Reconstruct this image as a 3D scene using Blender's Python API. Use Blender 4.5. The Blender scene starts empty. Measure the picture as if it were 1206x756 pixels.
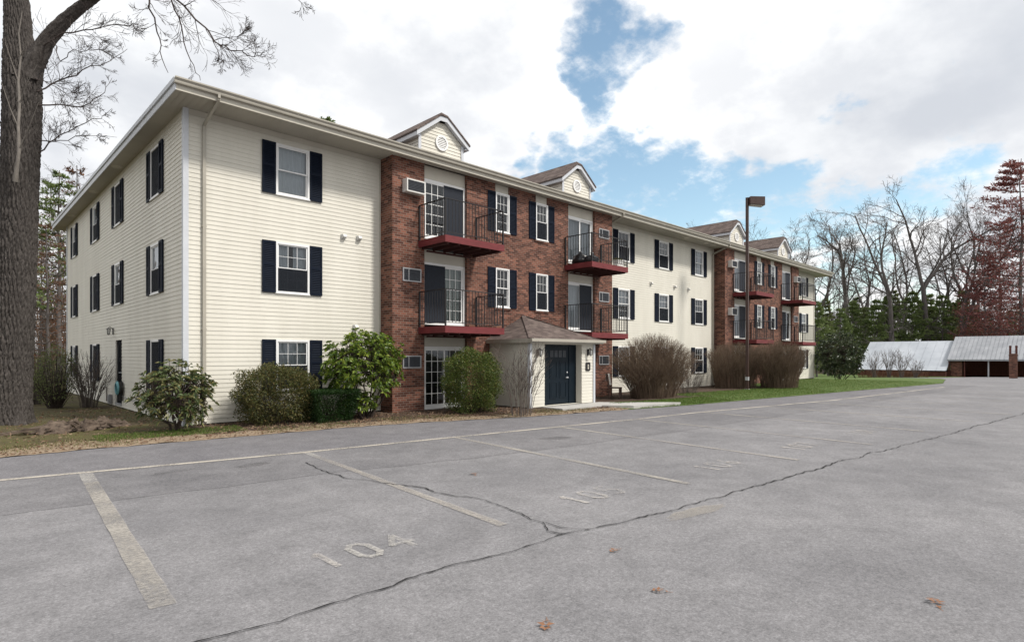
import bpy, bmesh, math, random
import numpy as np
from mathutils import Vector, Matrix

R = math.radians
random.seed(7)
rng = np.random.default_rng(7)
scene = bpy.context.scene
COL = scene.collection

# ------------------------------------------------------------------ camera
# World frame: X along the front facade, Y into the building, Z up (metres);
# the building's near corner stands at the origin.
TH = 0.797601
SN, CS = math.sin(TH), math.cos(TH)
FPX, HX, HY, EYE = 688.0, 603.0, 418.5, 1.78
R0, D0 = -7.809, 13.92
CAM = (-4.1332, -15.4164, EYE)
cd = bpy.data.cameras.new('camera'); cam = bpy.data.objects.new('camera', cd); COL.objects.link(cam)
cam.location = CAM
cam.rotation_euler = (R(90), 0, TH - math.pi / 2)
cd.sensor_width = 36.0
cd.lens = FPX / 1206 * 36.0
cd.shift_y = (HY - 378.0) / 1206
cd.clip_end = 3000
scene.camera = cam

def S(r, d):
    """survey coordinates (metres to the right, metres ahead) -> world x, y"""
    a, b = r - R0, d - D0
    return (SN * a + CS * b, -CS * a + SN * b)
def at(px, py, d):
    x, y = S((px - HX) / FPX * d, d)
    return (x, y, EYE + (HY - py) * d / FPX)
def G(px, py, z=0.0):
    d = FPX * (EYE - z) / (py - HY)
    return S((px - HX) / FPX * d, d)
def ahead(x, y):
    return D0 + CS * x + SN * y

# ------------------------------------------------------------------ world, sun, exposure
SUN_EL, SUN_AZ = R(50), math.atan2(-0.80, 0.35)      # azimuth of the sun in the world XY plane
w = bpy.data.worlds.new('World'); scene.world = w; w.use_nodes = True
nt = w.node_tree; nt.nodes.clear()
def N(tree, t, **kw):
    n = tree.nodes.new(t)
    for k, v in kw.items(): setattr(n, k, v)
    return n
out = N(nt, 'ShaderNodeOutputWorld'); bg = N(nt, 'ShaderNodeBackground'); bg.inputs[1].default_value = 0.095
sky = N(nt, 'ShaderNodeTexSky', sky_type='NISHITA', sun_disc=False)
sky.sun_elevation = SUN_EL
sky.sun_rotation = math.pi / 2 - SUN_AZ
sky.air_density = 1.0; sky.dust_density = 0.6; sky.ozone_density = 2.0
tc = N(nt, 'ShaderNodeTexCoord')
L = nt.links.new
def vmath(op, a, b=None, sc=None):
    n = N(nt, 'ShaderNodeVectorMath', operation=op)
    for i, v in enumerate((a, b)):
        if v is None: continue
        if hasattr(v, 'is_linked') or hasattr(v, 'links'): L(v, n.inputs[i])
        else: n.inputs[i].default_value = v
    if sc is not None: n.inputs['Scale'].default_value = sc
    return n
def fmath(op, a, b=None, clamp=False):
    n = N(nt, 'ShaderNodeMath', operation=op, use_clamp=clamp)
    for i, v in enumerate((a, b)):
        if v is None: continue
        if isinstance(v, (int, float)): n.inputs[i].default_value = v
        else: L(v, n.inputs[i])
    return n.outputs[0]
def smooth(v, lo, hi):
    n = N(nt, 'ShaderNodeMapRange', interpolation_type='SMOOTHSTEP')
    L(v, n.inputs[0]); n.inputs[1].default_value = lo; n.inputs[2].default_value = hi
    return n.outputs[0]
def wnoise(vec, scale, detail=8, rough=0.55):
    n = N(nt, 'ShaderNodeTexNoise'); L(vec, n.inputs['Vector'])
    n.inputs['Scale'].default_value = scale; n.inputs['Detail'].default_value = detail; n.inputs['Roughness'].default_value = rough
    return n
D = tc.outputs['Generated']
# cloud deck: flatten the direction onto a plane overhead so clouds shrink toward the horizon
sep = N(nt, 'ShaderNodeSeparateXYZ'); L(D, sep.inputs[0])
zz = fmath('ADD', fmath('MAXIMUM', sep.outputs[2], 0.0), 0.35)
cmb = N(nt, 'ShaderNodeCombineXYZ'); L(fmath('DIVIDE', sep.outputs[0], zz), cmb.inputs[0]); L(fmath('DIVIDE', sep.outputs[1], zz), cmb.inputs[1])
P = cmb.outputs[0]
warp = wnoise(P, 2.2, 5, 0.55)
wv = vmath('SCALE', vmath('SUBTRACT', warp.outputs['Color'], (0.5, 0.5, 0.5)).outputs[0], sc=0.45)
DW = vmath('NORMALIZE', vmath('ADD', D, wv.outputs[0]).outputs[0]).outputs[0]
def skydir(px, py):
    r, u = (px - HX) / FPX, (HY - py) / FPX
    v = Vector((SN * r + CS, -CS * r + SN, u)); v.normalize(); return tuple(v)
gaps = [((712, 50), 3.6, .84), ((760, 30), 2.6, .6), ((738, 105), 3.0, .72), ((600, 195), 2.8, .72), ((675, 195), 3.2, .78), ((755, 205), 4.2, .88), ((845, 225), 4.6, .88),
        ((925, 245), 5.0, .86), ((1035, 285), 5.0, .66), ((955, 315), 4.2, .66)]
acc = None
for (px, py), deg, wt in gaps:
    dt = vmath('DOT_PRODUCT', DW, skydir(px, py)).outputs['Value']
    m = fmath('MULTIPLY', smooth(dt, math.cos(R(deg * 1.5)), math.cos(R(deg * .35))), wt)
    acc = m if acc is None else fmath('MAXIMUM', acc, m)
fine = wnoise(P, 8.0, 10, 0.66)
gap = smooth(fmath('ADD', acc, fmath('MULTIPLY', fmath('SUBTRACT', fine.outputs[0], 0.5), 1.9)), 0.22, 0.86)
# body of the clouds: bright tops and blue grey bases
body = wnoise(vmath('ADD', P, (3.1, 1.7, 0.0)).outputs[0], 2.6, 8, 0.5)
bd = smooth(body.outputs[0], 0.42, 0.62)
grey = None
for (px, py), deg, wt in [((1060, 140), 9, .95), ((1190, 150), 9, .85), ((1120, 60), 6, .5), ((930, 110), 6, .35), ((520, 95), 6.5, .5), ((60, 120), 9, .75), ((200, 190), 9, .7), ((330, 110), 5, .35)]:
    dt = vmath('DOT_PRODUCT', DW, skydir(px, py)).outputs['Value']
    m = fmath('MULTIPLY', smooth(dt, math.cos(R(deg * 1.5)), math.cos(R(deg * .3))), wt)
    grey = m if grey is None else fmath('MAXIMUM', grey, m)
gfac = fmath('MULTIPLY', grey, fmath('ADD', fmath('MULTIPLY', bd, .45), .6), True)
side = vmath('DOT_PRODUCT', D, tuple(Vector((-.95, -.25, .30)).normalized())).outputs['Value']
gfac = fmath('MAXIMUM', gfac, fmath('MULTIPLY', smooth(side, .25, .8), .12))   # grey sky added out of view to darken the left wall
puff = wnoise(vmath('ADD', P, (7.3, 2.2, 0.0)).outputs[0], 4.2, 10, 0.58)
pf = smooth(puff.outputs[0], .40, .64)
clw = N(nt, 'ShaderNodeMix', data_type='RGBA'); L(pf, clw.inputs[0]); clw.inputs[6].default_value = (7.5, 7.6, 7.8, 1); clw.inputs[7].default_value = (10.0, 10.0, 9.9, 1)
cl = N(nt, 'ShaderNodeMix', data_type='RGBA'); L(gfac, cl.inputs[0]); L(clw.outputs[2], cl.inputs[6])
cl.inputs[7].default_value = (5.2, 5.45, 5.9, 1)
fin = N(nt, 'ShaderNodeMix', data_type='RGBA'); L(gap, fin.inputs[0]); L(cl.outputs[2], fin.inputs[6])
skyb = N(nt, 'ShaderNodeMix', data_type='RGBA', blend_type='MULTIPLY'); skyb.inputs[0].default_value = 1
L(sky.outputs[0], skyb.inputs[6]); skyb.inputs[7].default_value = (1.8, 1.75, 1.45, 1)
L(skyb.outputs[2], fin.inputs[7])
L(fin.outputs[2], bg.inputs[0]); L(bg.outputs[0], out.inputs[0])

sd = bpy.data.lights.new('sun', 'SUN'); sd.energy = 2.7; sd.angle = R(8); sd.color = (1.0, 0.95, 0.88)
sun = bpy.data.objects.new('sun', sd); COL.objects.link(sun)
sv = Vector((math.cos(SUN_EL) * math.cos(SUN_AZ), math.cos(SUN_EL) * math.sin(SUN_AZ), math.sin(SUN_EL)))
sun.rotation_euler = sv.to_track_quat('Z', 'Y').to_euler(); sun.location = (0, -20, 40)

vs = scene.view_settings
vs.view_transform = 'Standard'; vs.look = 'None'; vs.gamma = 1.0; vs.exposure = 0.46; vs.use_curve_mapping = False
try:
    scene.cycles.use_denoising = True
    scene.cycles.max_bounces = 6; scene.cycles.diffuse_bounces = 3; scene.cycles.transparent_max_bounces = 12
except Exception: pass

# ------------------------------------------------------------------ materials
MATS = {}
def nodes_of(name):
    m = bpy.data.materials.new(name); m.use_nodes = True
    t = m.node_tree; b = t.nodes['Principled BSDF']
    return m, t, b
def setspec(b, v):
    b.inputs['Specular IOR Level'].default_value = v
def mat(name, c, rough=.7, var=.15, scale=6.0, bump=0.0, bscale=40.0, c2=None, stretch=(1, 1, 1), spec=.3, metal=0.0, detail=6):
    m, t, b = nodes_of(name); lk = t.links.new
    b.inputs['Roughness'].default_value = rough; setspec(b, spec); b.inputs['Metallic'].default_value = metal
    co = N(t, 'ShaderNodeTexCoord'); mp = N(t, 'ShaderNodeMapping'); mp.inputs['Scale'].default_value = stretch
    lk(co.outputs['Object'], mp.inputs[0])
    nz = N(t, 'ShaderNodeTexNoise'); nz.inputs['Scale'].default_value = scale; nz.inputs['Detail'].default_value = detail; nz.inputs['Roughness'].default_value = .6
    lk(mp.outputs[0], nz.inputs['Vector'])
    rp = N(t, 'ShaderNodeValToRGB'); rp.color_ramp.elements[0].position = .3; rp.color_ramp.elements[1].position = .7
    if c2 is None: c2 = tuple(min(1, x * (1 + var)) for x in c); c = tuple(x * (1 - var) for x in c)
    rp.color_ramp.elements[0].color = (*c, 1); rp.color_ramp.elements[1].color = (*c2, 1)
    lk(nz.outputs[0], rp.inputs[0]); lk(rp.outputs[0], b.inputs['Base Color'])
    if bump:
        n2 = N(t, 'ShaderNodeTexNoise'); n2.inputs['Scale'].default_value = bscale; n2.inputs['Detail'].default_value = 4
        lk(mp.outputs[0], n2.inputs['Vector'])
        bp = N(t, 'ShaderNodeBump'); bp.inputs['Strength'].default_value = bump; bp.inputs['Distance'].default_value = .02
        lk(n2.outputs[0], bp.inputs['Height']); lk(bp.outputs[0], b.inputs['Normal'])
    MATS[name] = m; return m
def leafmat(name, cols, rough=.45, spec=.35, trans=0.25):
    """cols: ramp of colours, one picked at random per leaf"""
    m, t, b = nodes_of(name); lk = t.links.new
    g = N(t, 'ShaderNodeNewGeometry'); rp = N(t, 'ShaderNodeValToRGB')
    el = rp.color_ramp.elements
    while len(el) < len(cols): el.new(.5)
    for i, c in enumerate(cols): el[i].position = i / (len(cols) - 1); el[i].color = (*c, 1)
    lk(g.outputs['Random Per Island'], rp.inputs[0]); lk(rp.outputs[0], b.inputs['Base Color'])
    b.inputs['Roughness'].default_value = rough; setspec(b, spec)
    if trans:
        tr = N(t, 'ShaderNodeBsdfTranslucent'); lk(rp.outputs[0], tr.inputs[0])
        mx = N(t, 'ShaderNodeMixShader'); mx.inputs[0].default_value = trans
        o = t.nodes['Material Output']; lk(b.outputs[0], mx.inputs[1]); lk(tr.outputs[0], mx.inputs[2]); lk(mx.outputs[0], o.inputs[0])
    MATS[name] = m; return m

def brick_mat(name='brick'):
    m, t, b = nodes_of(name); lk = t.links.new
    uv = N(t, 'ShaderNodeUVMap'); bk = N(t, 'ShaderNodeTexBrick')
    lk(uv.outputs[0], bk.inputs['Vector'])
    bk.inputs['Scale'].default_value = 1.0
    bk.inputs['Brick Width'].default_value = .205; bk.inputs['Row Height'].default_value = .068
    bk.inputs['Mortar Size'].default_value = .0085; bk.inputs['Mortar Smooth'].default_value = .2; bk.inputs['Bias'].default_value = -.1
    bk.inputs['Color1'].default_value = (.100, .040, .028, 1); bk.inputs['Color2'].default_value = (.205, .086, .060, 1)
    bk.inputs['Mortar'].default_value = (.20, .16, .135, 1)
    # brick to brick tone: burnt headers and pale ones
    b2 = N(t, 'ShaderNodeTexBrick'); lk(uv.outputs[0], b2.inputs['Vector'])
    for k, v in (('Scale', 1.0), ('Brick Width', .205), ('Row Height', .068), ('Mortar Size', 0.0), ('Bias', 0.0)): b2.inputs[k].default_value = v
    b2.inputs['Color1'].default_value = (.45, .43, .46, 1); b2.inputs['Color2'].default_value = (1.45, 1.35, 1.25, 1)
    b2.offset_frequency = 2
    mp = N(t, 'ShaderNodeMix', data_type='RGBA', blend_type='MULTIPLY'); mp.inputs[0].default_value = .5
    lk(bk.outputs[0], mp.inputs[6]); lk(b2.outputs[0], mp.inputs[7])
    co = N(t, 'ShaderNodeTexCoord'); nz = N(t, 'ShaderNodeTexNoise'); nz.inputs['Scale'].default_value = 1.3; nz.inputs['Detail'].default_value = 7
    lk(co.outputs['Object'], nz.inputs['Vector'])
    rp = N(t, 'ShaderNodeValToRGB'); rp.color_ramp.elements[0].position = .3; rp.color_ramp.elements[1].position = .75
    rp.color_ramp.elements[0].color = (.78, .76, .75, 1); rp.color_ramp.elements[1].color = (1.12, 1.1, 1.08, 1)
    lk(nz.outputs[0], rp.inputs[0])
    m2 = N(t, 'ShaderNodeMix', data_type='RGBA', blend_type='MULTIPLY'); m2.inputs[0].default_value = .8
    lk(mp.outputs[2], m2.inputs[6]); lk(rp.outputs[0], m2.inputs[7]); lk(m2.outputs[2], b.inputs['Base Color'])
    b.inputs['Roughness'].default_value = .85; setspec(b, .2)
    bp = N(t, 'ShaderNodeBump', invert=True); bp.inputs['Strength'].default_value = .6; bp.inputs['Distance'].default_value = .006
    lk(bk.outputs['Fac'], bp.inputs['Height']); lk(bp.outputs[0], b.inputs['Normal'])
    MATS[name] = m
brick_mat()

def shingle_mat(name='shingle'):
    m, t, b = nodes_of(name); lk = t.links.new
    uv = N(t, 'ShaderNodeUVMap'); bk = N(t, 'ShaderNodeTexBrick'); lk(uv.outputs[0], bk.inputs['Vector'])
    for k, v in (('Scale', 1.0), ('Brick Width', .3), ('Row Height', .13), ('Mortar Size', .006), ('Bias', -.1)): bk.inputs[k].default_value = v
    bk.inputs['Color1'].default_value = (.105, .082, .075, 1); bk.inputs['Color2'].default_value = (.17, .135, .12, 1); bk.inputs['Mortar'].default_value = (.045, .036, .034, 1)
    co = N(t, 'ShaderNodeTexCoord'); nz = N(t, 'ShaderNodeTexNoise'); nz.inputs['Scale'].default_value = 3.0; nz.inputs['Detail'].default_value = 8
    lk(co.outputs['Object'], nz.inputs['Vector'])
    mx = N(t, 'ShaderNodeMix', data_type='RGBA', blend_type='OVERLAY'); mx.inputs[0].default_value = .55
    lk(bk.outputs[0], mx.inputs[6]); lk(nz.outputs[0], mx.inputs[7]); lk(mx.outputs[2], b.inputs['Base Color'])
    b.inputs['Roughness'].default_value = .95; setspec(b, .1)
    MATS[name] = m
shingle_mat()

def glass_mat(name, tint=(.02, .025, .03), reflect=.25):
    m, t, b = nodes_of(name); lk = t.links.new
    t.nodes.remove(b)
    o = t.nodes['Material Output']
    tr = N(t, 'ShaderNodeBsdfTransparent'); tr.inputs[0].default_value = (.72, .77, .8, 1)
    gl = N(t, 'ShaderNodeBsdfGlossy'); gl.inputs['Roughness'].default_value = .01; gl.inputs[0].default_value = (.9, .93, .96, 1)
    fr = N(t, 'ShaderNodeFresnel'); fr.inputs[0].default_value = 1.5
    co = N(t, 'ShaderNodeTexCoord'); nz = N(t, 'ShaderNodeTexNoise'); nz.inputs['Scale'].default_value = 1.1; nz.inputs['Detail'].default_value = 1
    ge = N(t, 'ShaderNodeNewGeometry'); lk(ge.outputs['Position'], nz.inputs['Vector'])
    bp = N(t, 'ShaderNodeBump'); bp.inputs['Strength'].default_value = .10; bp.inputs['Distance'].default_value = .05
    lk(nz.outputs[0], bp.inputs['Height']); lk(bp.outputs[0], gl.inputs['Normal'])
    ad = N(t, 'ShaderNodeMath', operation='ADD', use_clamp=True); lk(fr.outputs[0], ad.inputs[0]); ad.inputs[1].default_value = reflect - .1
    mx = N(t, 'ShaderNodeMixShader'); lk(ad.outputs[0], mx.inputs[0]); lk(tr.outputs[0], mx.inputs[1]); lk(gl.outputs[0], mx.inputs[2]); lk(mx.outputs[0], o.inputs[0])
    MATS[name] = m
glass_mat('glass', reflect=.115)

def asphalt_mat(name, c1, c2, speck=1.0):
    m, t, b = nodes_of(name); lk = t.links.new
    co = N(t, 'ShaderNodeTexCoord')
    def nz(s, d, r=.6):
        n = N(t, 'ShaderNodeTexNoise'); n.inputs['Scale'].default_value = s; n.inputs['Detail'].default_value = d; n.inputs['Roughness'].default_value = r
        lk(co.outputs['Object'], n.inputs['Vector']); return n
    big = nz(.35, 6, .6); mid = nz(2.5, 5, .65); fin_ = nz(58, 3, .85); vf = nz(20, 3, .8)
    rp = N(t, 'ShaderNodeValToRGB'); rp.color_ramp.elements[0].position = .32; rp.color_ramp.elements[1].position = .7
    rp.color_ramp.elements[0].color = (*c1, 1); rp.color_ramp.elements[1].color = (*c2, 1)
    lk(big.outputs[0], rp.inputs[0])
    def mul(col, fac_node, lo, hi, p0, p1):
        r = N(t, 'ShaderNodeMapRange'); lk(fac_node.outputs[0], r.inputs[0])
        r.inputs[1].default_value = p0; r.inputs[2].default_value = p1; r.inputs[3].default_value = lo; r.inputs[4].default_value = hi
        x = N(t, 'ShaderNodeMix', data_type='RGBA', blend_type='MULTIPLY'); x.inputs[0].default_value = 1
        lk(col, x.inputs[6]); lk(r.outputs[0], x.inputs[7]); return x.outputs[2]
    c = mul(rp.outputs[0], mid, .84, 1.14, .3, .7)
    c = mul(c, fin_, 1 - .36 * speck, 1 + .40 * speck, .3, .7)
    c = mul(c, vf, 1 - .22 * speck, 1 + .22 * speck, .3, .7)
    lk(c, b.inputs['Base Color']); b.inputs['Roughness'].default_value = .88; setspec(b, .25)
    bp = N(t, 'ShaderNodeBump'); bp.inputs['Strength'].default_value = .35; bp.inputs['Distance'].default_value = .006
    lk(fin_.outputs[0], bp.inputs['Height']); lk(bp.outputs[0], b.inputs['Normal'])
    MATS[name] = m
asphalt_mat('asphalt', (.150, .147, .153), (.212, .207, .212))
asphalt_mat('asphalt_edge', (.135, .131, .140), (.175, .169, .175))
asphalt_mat('asphalt_stall', (.130, .127, .133), (.184, .179, .184))

def worn_paint(name, c, keep=.5, soft=.14):
    m, t, b = nodes_of(name); lk = t.links.new
    co = N(t, 'ShaderNodeTexCoord')
    n1 = N(t, 'ShaderNodeTexNoise'); n1.inputs['Scale'].default_value = 26; n1.inputs['Detail'].default_value = 6; n1.inputs['Roughness'].default_value = .75
    n2 = N(t, 'ShaderNodeTexNoise'); n2.inputs['Scale'].default_value = 1.1; n2.inputs['Detail'].default_value = 3
    lk(co.outputs['Object'], n1.inputs['Vector']); lk(co.outputs['Object'], n2.inputs['Vector'])
    av = N(t, 'ShaderNodeMath', operation='MULTIPLY_ADD'); lk(n2.outputs[0], av.inputs[0]); av.inputs[1].default_value = .9; lk(n1.outputs[0], av.inputs[2])
    mr = N(t, 'ShaderNodeMapRange'); lk(av.outputs[0], mr.inputs[0])
    mid = .95 + (.5 - keep) * .7
    mr.inputs[1].default_value = mid - soft; mr.inputs[2].default_value = mid + soft
    mr.inputs[3].default_value = 0.02; mr.inputs[4].default_value = .92
    b.inputs['Base Color'].default_value = (*c, 1); b.inputs['Roughness'].default_value = .8
    tr = N(t, 'ShaderNodeBsdfTransparent'); mx = N(t, 'ShaderNodeMixShader'); o = t.nodes['Material Output']
    lk(mr.outputs[0], mx.inputs[0]); lk(tr.outputs[0], mx.inputs[1]); lk(b.outputs[0], mx.inputs[2]); lk(mx.outputs[0], o.inputs[0])
    MATS[name] = m
worn_paint('paint_line', (.46, .42, .36), .62)
worn_paint('paint_stall', (.35, .325, .29), .58, .24)
worn_paint('paint_faint', (.37, .34, .305), .50, .25)
worn_paint('paint_number', (.45, .43, .40), .36, .24)
worn_paint('paint_number_faint', (.45, .42, .39), .42, .2)
worn_paint('oil_stain', (.085, .08, .08), .12, .45)
worn_paint('sand_stain', (.34, .31, .27), .40, .35)

mat('siding', (.60, .576, .502), .6, c2=(.68, .655, .578), scale=1.6, stretch=(1, 1, .16), bump=.12, bscale=2.2, spec=.35)
mat('trim', (.55, .57, .60), .5, var=.05, scale=3)
mat('cream_trim', (.52, .49, .42), .55, var=.06, scale=2)
mat('gutter', (.37, .345, .29), .4, var=.08, scale=2, spec=.5)
mat('window_white', (.78, .78, .77), .4, var=.03, scale=3)
mat('shutter_navy', (.0095, .0135, .0235), .6, var=.2, scale=4, spec=.06)
mat('door_navy', (.0028, .0085, .015), .5, var=.12, scale=2, spec=.2)
mat('black_metal', (.014, .013, .014), .45, var=.2, spec=.4)
def screen_mat():
    m, t, b = nodes_of('screen_mesh'); b.inputs['Base Color'].default_value = (.018, .021, .027, 1); b.inputs['Roughness'].default_value = .8; setspec(b, .1)
    tr = N(t, 'ShaderNodeBsdfTransparent'); mx = N(t, 'ShaderNodeMixShader'); mx.inputs[0].default_value = .72
    o = t.nodes['Material Output']; t.links.new(tr.outputs[0], mx.inputs[1]); t.links.new(b.outputs[0], mx.inputs[2]); t.links.new(mx.outputs[0], o.inputs[0]); MATS['screen_mesh'] = m
screen_mat()
mat('deck_red', (.15, .028, .030), .6, var=.22, scale=3, stretch=(1, 1, 3))
mat('joist', (.06, .022, .02), .8, var=.25, scale=3)
mat('deck_boards', (.22, .18, .15), .8, var=.2, scale=4)
mat('interior_dark', (.035, .034, .034), .9, var=.2)
mat('curtain', (.62, .62, .62), .85, var=.06, scale=5)
mat('curtain_green', (.42, .45, .38), .85, var=.06, scale=5)
mat('screen_dark', (.014, .018, .027), .7, var=.15, scale=10)
mat('foundation', (.05, .043, .038), .9, var=.3, scale=4, bump=.3)
mat('concrete', (.42, .41, .39), .85, var=.12, scale=2.5, bump=.15, bscale=60)
mat('soffit', (.42, .395, .34), .6, var=.05, scale=2)
mat('grey_metal', (.34, .34, .35), .45, var=.1, spec=.5)
mat('white_case', (.66, .65, .62), .5, var=.08)
mat('grille_dark', (.05, .055, .065), .6, var=.2)
mat('side_door_black', (.004, .005, .007), .85, var=.2, spec=.08)
mat('bronze', (.062, .036, .030), .5, var=.2, spec=.4)
mat('galvanised', (.45, .46, .48), .45, var=.1, spec=.5)
mat('lens', (.5, .5, .48), .3, var=.05, spec=.5)
mat('bark_big', (.034, .029, .026), .95, c2=(.110, .098, .090), scale=22, stretch=(1, 1, .45), bump=1.0, bscale=45, detail=10)
mat('bark_twig', (.07, .055, .050), .9, var=.3, scale=4)
mat('bark_grey', (.075, .066, .062), .95, c2=(.155, .138, .130), scale=5, stretch=(1, 1, .3), bump=.5, bscale=20)
mat('bark_pale', (.20, .18, .16), .9, var=.25, scale=6)
mat('twig_brown', (.105, .072, .052), .9, c2=(.20, .145, .10), scale=2.5)
mat('twig_grey', (.075, .062, .054), .9, c2=(.17, .14, .12), scale=6)
mat('stem_dark', (.05, .037, .03), .9, var=.3)
mat('stump_wood', (.035, .024, .018), .95, c2=(.17, .13, .10), scale=7, stretch=(1, 1, 2), bump=.8, bscale=25)
mat('shed_metal', (.22, .23, .25), .6, c2=(.33, .34, .36), scale=.8, stretch=(1, 1, .5), spec=.4)
mat('shed_pale', (.33, .355, .39), .6, c2=(.44, .465, .50), scale=.5, spec=.4)
mat('shed_dark', (.30, .13, .095), .9, var=.3)
mat('wood_red', (.10, .035, .028), .85, var=.3, scale=3)
mat('hose_teal', (.13, .30, .33), .5, var=.1)
mat('bag_black', (.010, .010, .012), .3, var=.2, spec=.5)
mat('cloth_white', (.62, .60, .56), .9, var=.08)
mat('crack_tar', (.016, .015, .015), .9, var=.3)
leafmat('leaf_rhodo', [(.04, .08, .012), (.085, .14, .018), (.15, .22, .026), (.26, .31, .04)], .4, .4)
leafmat('leaf_rhodo_worn', [(.035, .055, .02), (.07, .105, .035), (.12, .155, .06), (.15, .13, .045), (.22, .21, .09)], .45, .4)
leafmat('leaf_clipped', [(.03, .036, .013), (.06, .072, .022), (.105, .105, .034), (.155, .115, .042), (.085, .115, .032)], .5, .3)
leafmat('leaf_round', [(.028, .05, .012), (.055, .095, .018), (.10, .15, .028), (.17, .20, .045), (.14, .10, .04)], .45, .35)
leafmat('leaf_box', [(.012, .032, .008), (.022, .055, .012), (.035, .075, .016)], .5, .3)
leafmat('leaf_darkrhodo', [(.018, .032, .014), (.035, .055, .022), (.06, .08, .035), (.10, .115, .06)], .4, .45)
leafmat('needle_pine', [(.10, .14, .05), (.15, .20, .068), (.20, .25, .085)], .6, .2)
leafmat('needle_dark', [(.10, .125, .05), (.15, .18, .068), (.20, .225, .085)], .6, .2)
leafmat('needle_red', [(.17, .05, .05), (.24, .08, .075), (.29, .14, .115), (.21, .095, .085)], .7, .15)
leafmat('leaf_brown', [(.10, .05, .03), (.16, .08, .05), (.20, .12, .08)], .8, .1)
leafmat('grass_green', [(.05, .10, .017), (.08, .145, .024), (.115, .18, .036), (.19, .19, .07)], .6, .2)
leafmat('grass_dry', [(.25, .19, .11), (.14, .15, .05), (.08, .13, .03), (.33, .26, .17), (.12, .15, .04)], .7, .15)
leafmat('leaf_litter', [(.17, .10, .065), (.27, .18, .12), (.33, .24, .17), (.12, .07, .045)], .8, .1)
leafmat('oak_leaf', [(.20, .095, .05), (.27, .14, .08)], .7, .2, .1)
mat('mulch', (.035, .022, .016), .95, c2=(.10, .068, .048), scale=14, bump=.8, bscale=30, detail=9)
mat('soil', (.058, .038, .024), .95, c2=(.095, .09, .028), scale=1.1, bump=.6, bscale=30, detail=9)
mat('dry_verge', (.20, .145, .10), .95, c2=(.30, .235, .165), scale=7, bump=.7, bscale=40, detail=9)
mat('lawn_green', (.055, .10, .02), .95, c2=(.11, .145, .042), scale=2.2, bump=.6, bscale=60, detail=8)

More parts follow.
